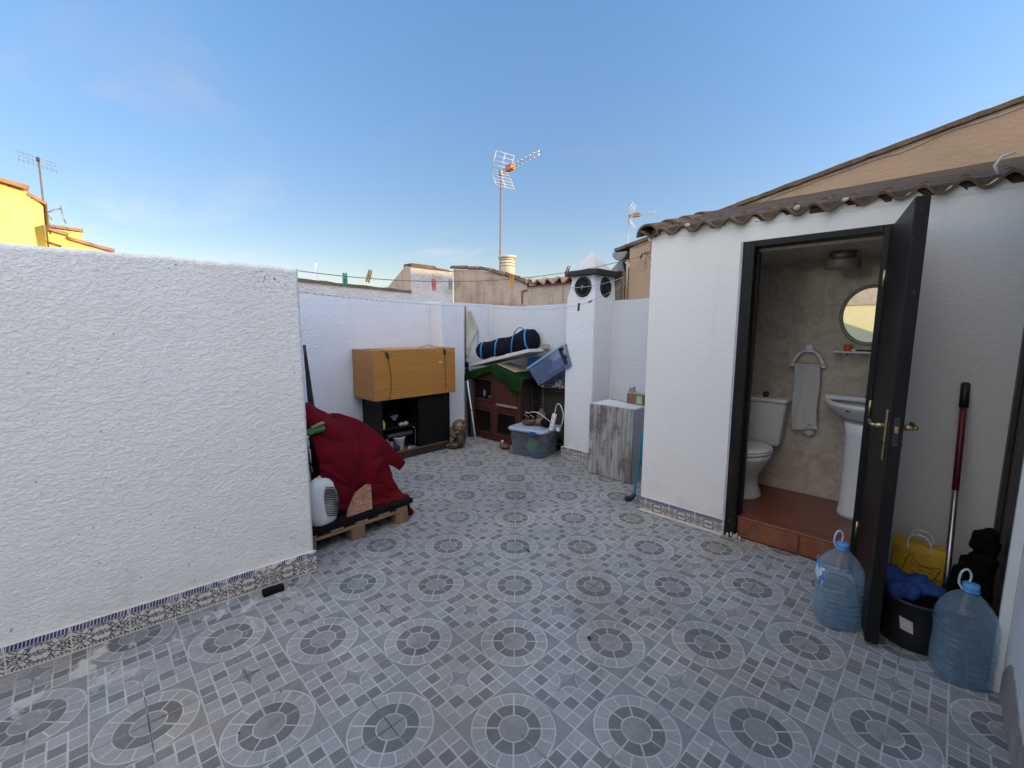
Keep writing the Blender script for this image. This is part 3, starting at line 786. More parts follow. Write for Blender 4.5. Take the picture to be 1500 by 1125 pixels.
for x in (-.13, .13):
    mb = MB(); mb.box(x - .01, x + .01, -.05, 0, -.02, 0, .003); build('bracket', mb, m_white_plastic, sh)
cu = thing('cup', 'small orange cup on the shelf under the mirror', 'cup', (1.20, .82, 1.3515))
mb = MB(); mb.lathe([(.018, 0), (.023, .004), (.027, .048), (.025, .048), (.021, .006), (.0005, .006)], n=20); build('cup_body', mb, M('orange_glass', (.75, .10, .02), .25, .15, 20), cu)
tb2 = thing('toothbrush', 'black and white toothbrush lying on the mirror shelf', 'toothbrush', (1.30, .81, 1.3515))
mb = MB(); mb.tube([(-.05, 0, .006), (.0, .004, .007), (.045, .002, .006)], .006, 6); build('toothbrush_handle', mb, m_black_paint, tb2)
mb = MB(); mb.box(-.075, -.05, -.005, .006, .001, .014, .002); build('bristles', mb, m_white_plastic, tb2)

rg = thing('towel_ring', 'cream plastic towel ring on the bathroom wall', 'towel ring', (.95, .884, 1.36))
mb = MB(); mb.box(-.028, .028, -.022, 0, -.012, .035, .010); mb.box(-.035, .035, -.035, -.012, -.03, -.008, .008); build('ring_mount', mb, m_white_plastic, rg)
for s in (-1, 1):
    mb = MB(); mb.tube([(s * .03, -.03, -.018), (s * .065, -.032, -.045), (s * .095, -.033, -.10), (s * .108, -.033, -.13)], .0105, 10, r2=.016); mb.ball((s * .105, -.033, -.135), (.022, .015, .02), 2); build('ring_arm', mb, m_white_plastic, rg)
mb = MB(); mb.tube([(-.1, -.033, -.135), (.1, -.033, -.135)], .007, 8); build('ring_bar', mb, m_white_plastic, rg)
mb = MB()
def tow(u, v):
    x = -.083 + .175 * u + .018 * (v - .3) + .006 * math.sin(v * 7); z = 1.225 - .535 * v + .028 * u * (v > .9) 
    y = .835 + .010 * math.sin(u * 9 + v * 2) * (.3 + v) + .004 * noise.noise(Vector((u * 6, v * 9, 1)))
    return (.95 + x, y, z)
mb.grid(tow, 24, 40)
def tow2(u, v):
    x = -.02 + .09 * u + .015 * v; z = 1.225 - (.575 - .03 * abs(u - .6)) * v
    return (.95 + x, .858 + .006 * math.sin(u * 8), z)
mb.grid(tow2, 12, 20)
def tow3(u, v):
    a = PI * v; return (.95 - .083 + .175 * u, .8465 - .0115 * math.cos(a), 1.225 + .012 * math.sin(a))
mb.grid(tow3, 12, 6)
tag(build('towel', mb, M('grey_white_towel', (.62, .61, .60), .95, .12, 30, .004, 240), None, .006), 'pale grey hand towel hanging from the ring', 'towel')
la = thing('ceiling_lamp', 'round ribbed ceiling lamp inside the bathroom', 'lamp', (1.16, .50, 2.043))
mb = MB(); mb.lathe([(.075, 0), (.078, -.045), (.07, -.05)], n=28); build('lamp_base', mb, m_steel, la)
mb = MB(); rings = []
for r, z in ((.07, -.05), (.098, -.052), (.102, -.062), (.10, -.102), (.088, -.115), (.03, -.122)):
    rings.append([((r * (1 + (.022 if k % 2 else -.022))) * math.cos(2 * PI * k / 72), (r * (1 + (.022 if k % 2 else -.022))) * math.sin(2 * PI * k / 72), z) for k in range(72)])
mb.loft(rings); build('lamp_shade', mb, M('ribbed_lamp_glass', (.30, .26, .20), .25, .2, 14), la)

# ------------------------------------------------------------------ the house on the right (only its corner shows)
ho = thing('house', 'house corner with dark door at the right edge of the photo', 'house', (2.0, -.7, 0))
mb = MB(); mb.box(0, 1.3, -3.5, .70, 0, 3.1); build('wall', mb, m_plain, ho)
mb = MB(); mb.box(-.012, 0, .03, .69, .0, 2.2); mb.box(-.03, -.012, .03, .10, .0, 2.2, .004); mb.box(-.03, -.012, .56, .64, 0, 2.2, .004); build('door', mb, M('dark_brown_door', (.055, .045, .045), .5, .3, 8, .001, 60), ho)
mb = MB(); mb.box(-.035, .0, .005, .03, .0, 2.3, .004); build('door_frame', mb, m_white_paint, ho)
mb = MB(); wavy_top(mb, [(-3.5, .02), (-.5, .16), (-.18, .24), (0.0, .10)], -.004, 0, 'X', 0, .03, 9); build('chipped_plaster', mb, M('bare_pink_plaster', (.40, .34, .30), .9, .3, 9, .004, 50), ho)
mb = MB(); mb.box(-.15, 1.4, -3.6, .9, 3.1, 3.24, .01); build('roof', mb, m_tile_roof, ho)

# ------------------------------------------------------------------ gabled house behind the outhouse
gh = thing('gabled_house', 'tan rendered gable wall rising behind the outhouse roof', 'house', (-.91, 1.28, 0))
def rz(x): return 2.415 + .2035 * (x + .91)
def P2(x, z): return (x + .91, z)
mb = MB(); mb.prism([P2(-.91, -3), P2(-.91, rz(-.91)), P2(5.2, rz(5.2)), P2(9, rz(5.2) - .7), P2(9, -3)], 0, 3.2, 'Y'); build('wall', mb, m_tan, gh)
mb = MB(); N = 120; up, lo = [], []
for i in range(N + 1):
    x = -1.09 + 6.3 * i / N; q = .006 * noise.noise(Vector((x * 9, 3, 1))) + .006 * noise.noise(Vector((x * 25, 3, 1)))
    up.append(P2(x, rz(x) + .046 + q * .5 + .005 * ((x * 2.8) % 1))); lo.append(P2(x, rz(x) + .014 + q * 1.2))
mb.prism(lo + list(reversed(up)), -.035, 3.3, 'Y'); mb.box(6.1, 8.2, -.035, 3.3, 2.9, 3.0); build('roof', mb, m_tile_roof, gh)
mb = MB(); N = 60; P = []
for i in range(N + 1):
    x = -.85 + 6.0 * i / N; P.append(P2(x, rz(x) - .015 - .02 * noise.noise(Vector((x * 4, 8, 2)))))
mb.prism(P + [P2(5.15, rz(5.15) + .012), P2(-.85, rz(-.85) + .012)], -.008, 0, 'Y'); build('verge_mortar', mb, m_pink, gh)
mb = MB(); q = []
for s, r in ((0, .095), (1, .088)):
    q += [(r * math.cos(PI + PI * k / 12), r * math.sin(PI + PI * k / 12)) for k in (range(13) if s == 0 else range(12, -1, -1))]
mb.prism([(x - .12, z + 2.385) for x, z in q], -.02, 3.2, 'Y'); mb.prism([(r * 1.0 - .12, z + 2.385) for r, z in [(.09 * math.cos(PI + PI * k / 12), .09 * math.sin(PI + PI * k / 12)) for k in range(13)]], -.02, -.012, 'Y'); build('gutter', mb, m_steel, gh)
mb = MB(); mb.tube([(-.012, -.02, 1.84), (-.012, -.02, 2.28)], .014, 8); build('drain_pipe', mb, m_tan, gh)
mb = MB(); mb.box(.26, .29, -.02, 0, 2.34, 2.44, .004); build('bracket', mb, m_brown_lip, gh)

ck = thing('metal_chimney', 'grey metal pyramid chimney cowl squeezed between white chimney and tan house', 'chimney', (-1.14, 1.50, 0))
mb = MB(); mb.loft([[(-.13, -.13, 2.15), (.13, -.13, 2.15), (.13, .13, 2.15), (-.13, .13, 2.15)], [(-.005, -.005, 2.345), (.005, -.005, 2.345), (.005, .005, 2.345), (-.005, .005, 2.345)]], sm=False)
build('pyramid_cowl', mb, M('tarnished_zinc', (.34, .31, .28), .5, .4, 9, .002, 30, metal=.4), ck)
mb = MB(); mb.box(-.14, .14, -.14, .14, 2.13, 2.15, .003); build('cowl_plate', mb, m_steel, ck)
mb = MB(); mb.box(-.115, .115, -.115, .115, 0, 2.13, .006); build('shaft', mb, m_pink, ck)

# ------------------------------------------------------------------ neighbours beyond the back walls
bw = thing('boundary_wall', 'raw grey rendered wall top rising above the white back-left wall', 'wall', (-3.25, -1.3, 0.014))
mb = MB(); wavy_top(mb, [(-1.3, 2.005), (0.0, 1.99), (1.22, 1.955)], -.14, -.001, 'X', 0, .012, 6); build('wall', mb, m_raw, bw)
mb = MB(); wavy_top(mb, [(-1.3, 2.035), (-.35, 2.028), (0.0, 2.008), (.6, 1.992), (1.215, 1.975)], -.17, .012, 'X', 1.96, .008, 7)
bm_ = mb.bm
for v_ in bm_.verts:
    if v_.co.z < 1.965: v_.co.z = 2.02 - .06 * (v_.co.y + 1.3) / 2.44 - .012 + .006 * noise.noise(v_.co * 12)
build('coping', mb, m_tile_roof, bw)
nb = thing('neighbouring_shed', 'whitish lean-to with a sloping gable above the back-left wall', 'shed', (-3.25, .25, 0.016))
mb = MB(); mb.prism([(-.002, 1.2), (-.002, 2.29), (-.10, 2.305), (-.56, 2.06), (-1.3, 2.02), (-1.3, 1.2)], -.335, .345, 'Y'); build('wall', mb, [m_raw], nb)
mb = MB(); wavy_top(mb, [(-.335, 2.316), (.03, 2.318), (.05, 2.298), (.25, 2.29), (.30, 2.275), (.345, 2.28)], -.16, .02, 'X', 2.272, .008, 8); build('coping', mb, m_tile_roof, nb)
mb = MB(); mb.prism([(-.01, 1.845), (-.01, 2.28), (-.10, 2.295), (-.55, 2.055), (-.55, 1.845)], -.340, -.336, 'Y'); build('side_wall', mb, m_pink, nb)

pk = thing('neighbouring_house', 'weathered pink-brown gable wall with grey cap tiles beyond the back corner', 'house', (-4.2, 1.32, 0))
def Q(x, z): return (x + 4.2, z)
mb = MB(); mb.prism([Q(-4.14, -3), Q(-4.14, 2.47), Q(-3.5, 2.395), Q(-2.95, 2.27), Q(-2.62, 2.16), Q(-2.50, 2.10), Q(-2.50, 2.04), Q(-2.60, 2.03), Q(-2.60, -3)], 0, 2.6, 'Y'); build('gable_wall', mb, m_pink, pk)
mb = MB(); mb.box(4.2 - 2.60, 4.2 - 1.05, .012, 2.5, -3, 2.085); build('side_wall', mb, m_pink, pk)
mb = MB(); cap_tiles(mb, Q(-2.46, 2.12)[:1] + (.03, 2.115), Q(-2.95, 0)[:1] + (.03, 2.275), .055, .26, 11); cap_tiles(mb, (4.2 - 2.95, .03, 2.275), (4.2 - 3.5, .03, 2.41), .055, .28, 12); cap_tiles(mb, (4.2 - 3.5, .03, 2.41), (4.2 - 4.18, .03, 2.485), .055, .34, 13)
mb.wobble(.006, 8); build('cap_tiles', mb, m_tile_roof, pk)
mb = MB(); mb.box(4.2 - 2.5, 4.2 - 1.05, -.02, .02, 2.086, 2.10, .002); build('red_flashing', mb, M('red_flashing', (.20, .05, .035), .7, .3, 10), pk)
mb = MB(); rows_of_tiles(mb, (4.2 - 2.45, -.04, 2.118), (1, 0, 0), (0, 1, .135), 1.4, 2.4, .175, .036, 6, .016, .02, 8); build('roof_tiles', mb, m_tile_sun, pk)
mb = MB(); cap_tiles(mb, (4.2 - 2.42, -.05, 2.13), (4.2 - 2.42, 1.2, 2.30), .062, .36, 4); build('verge_tile', mb, m_mortar, pk)
mb = MB(); mb.tube([Q(-2.60, 1.86)[:1] + (-.004, 1.86), (4.2 - 2.60, -.004, 2.03), (4.2 - 2.55, -.004, 2.04), (4.2 - 2.50, -.004, 2.045)], .008, 6); build('crack_line', mb, m_brown_lip, pk)
mb = MB()
for k, (x, z, l) in enumerate(((-3.42, 2.06, .035), (-3.36, 2.08, .02))): mb.ball((4.2 + x, -.001, z), (.014 + .01 * k, .003, l), 2)
mb.wobble(.012, 18); build('paint_splash', mb, m_mortar, pk)

rc = thing('round_chimney', 'small round cream chimney with louvre slots below the tall aerial', 'chimney', (-4.83, 3.28, 0))
mb = MB(); mb.lathe([(.15, 2.3), (.15, 2.93), (.148, 2.935)], n=24); build('pipe', mb, M('cream_fibre_cement', (.66, .58, .44), .7, .2, 12, .002, 40), rc)
for z in (2.77, 2.83, 2.89):
    mb = MB(); mb.lathe([(.151, z), (.1535, z + .004), (.1535, z + .010), (.151, z + .012)], n=24, cap=False); build('louvre_slot', mb, m_void, rc)
mb = MB(); mb.lathe([(.15, 2.932), (.185, 2.94), (.19, 2.975), (.175, 2.99), (.05, 3.0)], n=24); build('cap', mb, m_mortar, rc)

# ------------------------------------------------------------------ yellow houses on the left
yh = thing('yellow_house', 'sunlit yellow house with orange coping at the left edge', 'house', (-9.0, -3.45, -3))
mb = MB(); mb.prism([(-2.2, 0), (-2.2, 7.14), (-.27, 6.72), (.035, 6.645), (.035, 0)], -4, 0, 'X'); build('wall', mb, m_yellow, yh)
mb = MB(); mb.prism([(.035, 6.11), (.15, 6.17), (.165, 6.46), (.035, 6.62)], -3.8, -.02, 'X'); build('eave_cornice', mb, m_yellow, yh)
mb = MB(); cap_tiles(mb, (.02, .02, 6.66), (.02, -2.2, 7.15), .085, .40, 3); build('coping_tiles', mb, m_tile_orange, yh)
mb = MB(); mb.prism([(.0, 6.60), (.20, 6.48), (.215, 6.515), (.02, 6.645)], -3.9, .03, 'X'); build('roof_tiles', mb, m_tile_orange, yh)
y2 = thing('yellow_house', 'lower yellow house with stepped orange coping beyond the near one', 'house', (-12.0, -3.0, -3))
mb = MB(); mb.prism([(-.6, 0), (-.6, 6.60), (0.02, 6.42), (.02, 0)], -3, 0, 'X'); build('wall', mb, m_yellow, y2)
mb = MB(); mb.box(-4, -.4, -.5, .28, 0, 6.62); build('upper_wall', mb, m_yellow, y2)
mb = MB(); mb.prism([(.02, 0), (.02, 6.36), (.75, 6.18), (.75, 0)], -2.8, -.05, 'X'); build('low_wall', mb, m_yellow, y2)
mb = MB(); cap_tiles(mb, (.0, .04, 6.44), (.0, -.62, 6.62), .08, .36, 4); build('coping_tiles', mb, m_tile_orange, y2)
mb = MB(); cap_tiles(mb, (-.42, .30, 6.62), (-.42, -.5, 6.66), .075, .30, 5); build('ridge_tiles', mb, m_tile_orange, y2)
mb = MB(); cap_tiles(mb, (-.04, .76, 6.19), (-.04, .03, 6.37), .08, .36, 6); build('low_coping_tiles', mb, m_tile_orange, y2)
mb = MB(); mb.prism([(-.42, 6.34), (-.40, 6.30), (-.08, 6.20), (-.08, 6.235)], .001, .05, 'X'); build('shadow_ledge', mb, m_tile_roof, y2)

# ------------------------------------------------------------------ aerials
def rods(mb, P, Q_, k, r, vec):
    for i in range(k):
        c = Vector(P) + (Vector(Q_) - Vector(P)) * (i / max(1, k - 1)); v = Vector(vec)
        mb.tube([c - v, c + v], r, 5)
def aerial(label, base, top, tip, s, group=None, mastmat=None):
    """UHF aerial: mast, twin boom with dipoles, orange box and a V of two wire reflectors"""
    base, top, tip = Vector(base), Vector(top), Vector(tip)
    o = thing('tv_aerial', label, 'aerial', base, 0, group); L_ = lambda p: Vector(p) - base
    mb = MB(); mb.tube([(0, 0, 0), L_(top)], .016 * s, 8); build('mast', mb, mastmat or m_rusty, o)
    d = (tip - top).normalized(); up = Vector((0, 0, 1)); sd_ = d.cross(up).normalized(); T = L_(top); Ln = (tip - top).length
    mb = MB()
    for k in (-1, 1): mb.tube([T + up * .03 * s * k + d * .02, L_(tip) + up * .03 * s * k], .009 * s, 6)
    bo = build('boom', mb, m_alu, o)
    for i in range(7):
        mb = MB(); c = T + d * (Ln * (.38 + .62 * i / 6))
        for k in (-1, 1):
            mb.tube([c + up * .03 * s * k - sd_ * .085 * s, c + up * .05 * s * k, c + up * .03 * s * k + sd_ * .085 * s], .006 * s, 5)
        build('dipole', mb, m_alu, bo)
    mb = MB(); c = T + d * (Ln * .27)
    R_ = Matrix((d, sd_, up)).transposed()
    mb.box(c.x - .11 * s, c.x + .11 * s, c.y - .05 * s, c.y + .05 * s, c.z - .06 * s, c.z + .06 * s, .012 * s, rot=R_); build('junction_box', mb, M('orange_plastic_' + str(len(bpy.data.materials)), (.62, .20, .02), .4, .2, 20), o)
    for k in (-1, 1):
        mb = MB(); a = (d * .55 + up * k).normalized(); p0 = T + up * .03 * k * s
        for i in range(5):
            q = p0 + a * (.42 * s * i / 4); mb.tube([q - sd_ * .27 * s, q + sd_ * .27 * s], .007 * s, 5)
        for j in (-1, 0, 1): mb.tube([p0 + sd_ * .27 * s * j, p0 + sd_ * .27 * s * j + a * .42 * s], .008 * s, 5)
        build('reflector', mb, M('white_metal_' + str(len(bpy.data.materials)), (.70, .66, .60), .45, .1, 10, metal=.3), o)
    mb = MB(); mb.box(T.x - .04 * s, T.x + .04 * s, T.y - .04 * s, T.y + .04 * s, T.z - .07 * s, T.z + .07 * s, .01); build('clamp', mb, m_steel, o)
    return o
aerial('tall roof aerial with orange box above the round cream chimney', (-4.96, 3.19, 2.5), (-5.08, 3.33, 4.69), (-3.86, 3.11, 4.70), .82, 'roof aerials')
aerial('smaller distant roof aerial pointing right above the tan gable', (-3.6, 5.98, 2.5), (-3.646, 6.03, 4.07), (-3.02, 6.20, 4.085), .62, 'roof aerials', m_alu)
oa = thing('tv_aerial', 'thin mast with flat grid aerial beside the yellow house', 'aerial', (-11.0, -3.28, 2.6), 0, 'roof aerials')
mb = MB(); mb.tube([(0, 0, 0), (0, .015, 2.05)], .014, 8); build('mast', mb, m_rusty, oa)
mb = MB()
for i in range(9): mb.tube([(-.05, -.24 + .06 * i, 2.0 - .012 * i), (-.05, -.24 + .06 * i, 2.20 - .014 * i)], .003, 5)
for z in (2.03, 2.10, 2.17): mb.tube([(-.05, -.25, z), (-.05, .25, z - .09)], .0035, 5)
build('reflector', mb, m_steel, oa)
mb = MB(); mb.box(-.03, .03, -.015, .035, 2.05, 2.12, .01); build('junction_box', mb, m_black_paint, oa)
ob_ = thing('tv_aerial', 'short forked aerial on the lower yellow roof', 'aerial', (-12.0, -3.22, 3.45), 0, 'roof aerials')
mb = MB(); mb.tube([(0, 0, 0), (0, -.03, .62)], .018, 6); build('mast', mb, m_steel, ob_)
mb = MB(); mb.tube([(0, -.03, .42), (0, .10, .52), (0, .2, .55)], .014, 6); mb.tube([(0, .2, .62), (0, .22, .38), (0, .25, .26)], .010, 6); mb.tube([(0, -.02, .42), (0, .05, .30)], .010, 6); build('arm', mb, m_steel, ob_)
wp = MB(); wp.tube([(-3.4, -1.24, 1.5), (-3.4, -1.222, 2.225)], .017, 8)
tag(build('white_pole', wp, m_white_paint), 'short white pole sticking up behind the raw grey wall', 'pole')

# ------------------------------------------------------------------ clotheslines and pegs
def spline(P, n=12):
    P = [Vector(p) for p in P]; out = []
    for i in range(len(P) - 1):
        p0, p1, p2, p3 = P[max(i - 1, 0)], P[i], P[i + 1], P[min(i + 2, len(P) - 1)]
        for k in range(n):
            s = k / n
            out.append(.5 * ((2 * p1) + (p2 - p0) * s + (2 * p0 - 5 * p1 + 4 * p2 - p3) * s * s + (3 * p1 - p0 - 3 * p2 + p3) * s ** 3))
    return out + [P[-1]]
def mk_rope(name, c1, c2):
    m, t, b = new_mat(name); p = sep(t, coords(t))
    s = ((p[0] + p[1]) * 260.0 + p[2] * 90.0).sin().ss(-.2, .2)
    t.links.new(mixc(t, s, c1, c2), b.inputs['Base Color']); b.inputs['Roughness'].default_value = .7; return m
m_rope = mk_rope('green_grey_rope', (.10, .13, .12), (.24, .27, .26)); m_rope2 = mk_rope('blue_white_rope', (.55, .57, .60), (.12, .16, .24))
A0, A1, AS = Vector((-1.03, -2.3, 1.838)), Vector((-.01, .03, 2.11)), .13
def lineA(s): return A0 + (A1 - A0) * s - Vector((0, 0, 4 * AS * s * (1 - s)))
mb = MB(); mb.tube([lineA(i / 60) for i in range(61)], .0026, 5)
tag(build('clothesline', mb, m_rope), 'upper clothesline from the near wall corner to the outhouse, carrying most pegs', 'clothesline', 'clotheslines')
LB = [(-1.055, -2.29, 1.719), (-1.27, -1.936, 1.719), (-1.856, -1.017, 1.739), (-2.462, -.066, 1.771), (-3.09, 1.105, 1.828), (-2.466, .845, 1.771), (-1.908, .659, 1.741), (-1.496, .522, 1.721), (-1.093, .388, 1.73), (-.914, .328, 1.743), (-.729, .266, 1.773), (-.452, .174, 1.842), (-.218, .096, 1.931), (-.003, .024, 2.026)]
mb = MB(); mb.tube(spline(LB[:5]) , .0022, 5); mb.tube(spline(LB[4:]), .0022, 5)
tag(build('clothesline', mb, m_rope2), 'lower slack clothesline hooked at the back corner and ending at the outhouse', 'clothesline', 'clotheslines')
mb = MB(); mb.tube(spline([(-1.36, .735, 1.964), (-1.18, .742, 1.962), (-1.01, .752, 1.973), (-.96, 1.0, 2.03), (-.925, 1.28, 2.119)]), .0035, 5)
tag(build('clothesline', mb, m_rope2), 'short striped rope crossing the round chimney vents', 'clothesline', 'clotheslines')
def peg(pos, colr, label, tilt=0.0, rz_=0.6, s=1.0, flat=False):
    o = thing('clothes_peg', label, 'clothes peg', pos, rz_, 'clothes pegs')
    m = M('peg_plastic_' + str(len(bpy.data.materials)), colr, .45, .2, 30)
    Rt = RX(PI / 2) if flat else RY(tilt)
    for k in (-1, 1):
        mb = MB(); mb.prism([(k * .004, .016), (k * .010, .018), (k * .0125, -.02), (k * .010, -.058), (k * .004, -.062), (k * .0015, -.02)], -.006, .006, 'Y')
        for v_ in mb.bm.verts: v_.co = (Rt @ v_.co) * s
        build('prong', mb, m, o)
    mb = MB(); mb.lathe([(.0045, -.008), (.0045, .008)], (0, 0, -.012), 8, 'Y')
    for v_ in mb.bm.verts: v_.co = (Rt @ v_.co) * s
    build('spring', mb, m_steel, o)
peg(lineA(.100) + Vector((0, 0, .002)), (.02, .30, .24), 'teal green peg hanging on the upper line by the near wall', .0, .75, 1.05)
peg(lineA(.152) + Vector((0, 0, -.008)), (.52, .30, .07), 'ochre peg standing tilted upright on the upper line', PI + .3, .75, 1.0)
peg(lineA(.312) + Vector((0, 0, 0)), (.58, .07, .06), 'red peg hanging on the upper line', -.05, .75, 1.0)
peg(lineA(.356) + Vector((0, 0, 0)), (.24, .24, .24), 'grey peg hanging on the upper line beside the red one', .0, .75, .95)
peg(lineA(.5285) + Vector((0, 0, .006)), (.80, .34, .02), 'big bright orange peg hanging below the cap tiles', .0, .75, 1.25)
peg(lineA(.698) + Vector((0, 0, -.008)), (.24, .03, .035), 'dark red peg pointing up left of the chimney cap', PI + .32, .75, .95)
peg(Vector((-.914, .328, 1.745)), (.07, .075, .07), 'dark peg hanging on the slack line in front of the chimney', .12, -.3, 1.0)
peg(Vector((-.729, .266, 1.772)), (.40, .08, .08), 'small red peg lying along the slack line at the chimney corner', 1.3, -.3, .75)

# ------------------------------------------------------------------ black cabinet with the pine box on it
tv = thing('black_cabinet', 'black low cabinet with one door and open shelves under the pine box', 'cabinet', (-2.80, -.43, 0))
X0, X1, Y0, Y1 = -.28, .15, -.47, .475
mb = MB(); mb.box(X0, X1, Y0, Y0 + .018, .0, .722, .002); mb.box(X0, X1, Y1 - .018, Y1, .0, .722, .002); mb.box(X0, X1, Y0 + .018, Y1 - .018, .704, .722, .001)
mb.box(X0, X1, .012, .028, .10, .704); mb.box(X0, X0 + .012, Y0 + .018, Y1 - .018, .1, .704); build('carcass', mb, m_black_wood, tv)
mb = MB(); mb.box(X0, X1 - .004, Y0 + .018, Y1 - .018, .0, .085); build('plinth', mb, M('brown_black_plinth', (.035, .022, .018), .5, .3, 9), tv)
mb = MB(); mb.box(X0, X1 + .006, Y0 + .019, Y1 + .004, .086, .102, .003); build('base_board', mb, m_brown_lip, tv)
mb = MB(); mb.box(X1 - .018, X1 + .001, .030, Y1 - .019, .108, .70, .002); d_ = build('cabinet_door', mb, m_black_wood, tv)
mb = MB(); mb.lathe([(.008, 0), (.008, .02), (.012, .026)], (X1, .07, .45), 10, 'X'); build('door_knob', mb, m_black_paint, d_)
mb = MB(); mb.box(X0 + .012, X1 - .02, Y0 + .018, .012, .365, .381, .001); build('shelf', mb, m_black_wood, tv)
mb = MB(); mb.lathe([(.005, 0), (.005, .004)], (X1 + .001, .41, .655), 8, 'X'); build('screw', mb, m_alu, tv)
def small(name, label, cat, loc, mb, mat, group=None, part='body'):
    o = build(name, mb, mat, None, loc=loc); return tag(o, label, cat, group)
o = thing('bucket', 'small white plastic tub on the bottom shelf of the black cabinet', 'bucket', (-2.735, -.64, .102))
mb = MB(); mb.lathe([(.05, 0), (.055, .004), (.068, .135), (.072, .136), (.072, .146), (.066, .146), (.052, .01), (.0005, .01)], n=24); build('tub_wall', mb, m_white_plastic, o)
mb = MB(); mb.lathe([(.0700, .120), (.0705, .126)], n=24, cap=False); build('rim', mb, M('pale_blue_plastic', (.30, .42, .55), .4, .1, 10), o)
mb = MB(); mb.ball((0, 0, .036), (.042, .042, .036), 3); mb.wobble(.006, 30)
small('ball', 'dark blue ball in front of the white tub in the cabinet', 'ball', (-2.685, -.70, .102), mb, M('navy_cloth', (.012, .018, .06), .8, .3, 20))
mb = MB(); mb.lathe([(.022, 0), (.024, .01), (.024, .07), (.014, .085), (.014, .1)], n=16)
small('bottle', 'lime yellow bottle on the middle shelf of the black cabinet', 'bottle', (-2.69, -.862, .3815), mb, M('lime_plastic', (.42, .52, .02), .4, .15, 20))
for k, (y, h, r) in enumerate(((-.765, .10, .028), (-.795, .13, .020))):
    o = thing('glass_jar', ('squat clear glass jar left of the white tub in the cabinet', 'tall thin clear glass beside the squat jar in the cabinet')[k], 'jar', (-2.70 - .03 * k, y, .102))
    mb = MB(); mb.lathe([(r * .9, 0), (r, .006), (r, h), (r * .9, h), (r * .86, .01), (.0005, .01)], n=20); build('jar_glass', mb, film('jar_glass_%d' % k, (.55, .58, .60), (.85, .88, .9), .2, .7, .06), o)
    mb = MB(); mb.lathe([(r * 1.03, h), (r * 1.03, h + .014), (r * .9, h + .016)], n=20); build('jar_lid', mb, m_steel, o)
o = thing('box', 'grey brown cardboard tray with smoky lid on the bottom shelf of the cabinet', 'tray', (-2.80, -.60, .102))
mb = MB(); mb.box(-.08, .09, -.19, .14, .155, .20, .012); build('tray_lid', mb, M('smoky_plastic', (.07, .065, .065), .3, .3, 12), o)
mb = MB(); mb.box(-.08, .0, -.18, .13, .0, .154, .01); build('tray_body', mb, m_black_cloth, o)
for k, (y, c, l) in enumerate(((-.625, (.40, .38, .35), 'crumpled pale scrap of paper on the cabinet shelf'), (-.565, (.48, .44, .38), 'pale folded cloth scrap at the shelf edge of the cabinet'))):
    mb = MB(); mb.ball((0, 0, .022), (.02, .032, .024), 2); mb.wobble(.014, 30, k)
    small('scrap', l, 'scrap', (-2.70, y, .3815), mb, M('scrap_%d' % k, c, .9, .3, 25))
mb = MB(); mb.prism([(-.05, .06), (.05, .065), (.02, .0), (-.015, .0)], -.02, .02, 'X', .003)
small('funnel', 'dull grey funnel shape lying deep on the upper cabinet shelf', 'funnel', (-2.83, -.64, .43), mb, m_steel)
mb = MB()
for k in range(9): mb.tube([(0, -.04 + .012 * k, 0), (0, -.04 + .012 * k, .018)], .003, 5)
mb.tube([(0, -.045, 0), (0, .06, 0)], .003, 5); mb.tube([(0, -.045, .018), (0, .06, .018)], .003, 5); mb.tube([(0, .06, 0), (0, .06, .24), (0, .02, .25)], .003, 5)
small('wire_rack', 'thin chrome wire rack at the right of the cabinet shelf', 'rack', (-2.665, -.52, .1045), mb, m_chrome)

bx = thing('wooden_box', 'honey coloured pine box lying on top of the black cabinet', 'box', (-2.775, -.45, .7225))
mb = MB(); mb.box(.160, .178, -.548, .548, .0, .55, .002); build('front_panel', mb, m_pine, bx)
for y in (-.548, .530):
    mb = MB(); mb.box(-.305, .159, y, y + .018, .0, .55, .002); build('side_panel', mb, m_pine_side, bx)
mb = MB(); mb.box(-.305, .158, -.529, .529, .534, .549, .001); mb.box(-.305, .158, -.529, .529, .001, .016, .001); mb.box(-.305, -.29, -.529, .529, .016, .534); build('top_panel', mb, m_pine, bx)
mb = MB(); mb.box(.150, .179, -.549, .549, -.0005, .004, .001); build('dark_edge', mb, m_brown_lip, bx)
for (y, z, r1, r2, c) in ((-.05, .10, .006, .008, 'knot'), (-.06, .035, .004, .005, 'knot'), (.24, .515, .012, .006, 'knot')):
    mb = MB(); mb.lathe([(.0005, 0), (r1, 0), (r1 * .8, .0006), (.0005, .0007)], (.1781, y, z), 12, 'X'); build('wood_knot', mb, m_brown_lip, bx)
mb = MB(); mb.box(.178, .1788, .30, .345, .375, .395); build('sticker', mb, M('faded_sticker', (.62, .50, .30), .6, .3, 60), bx)
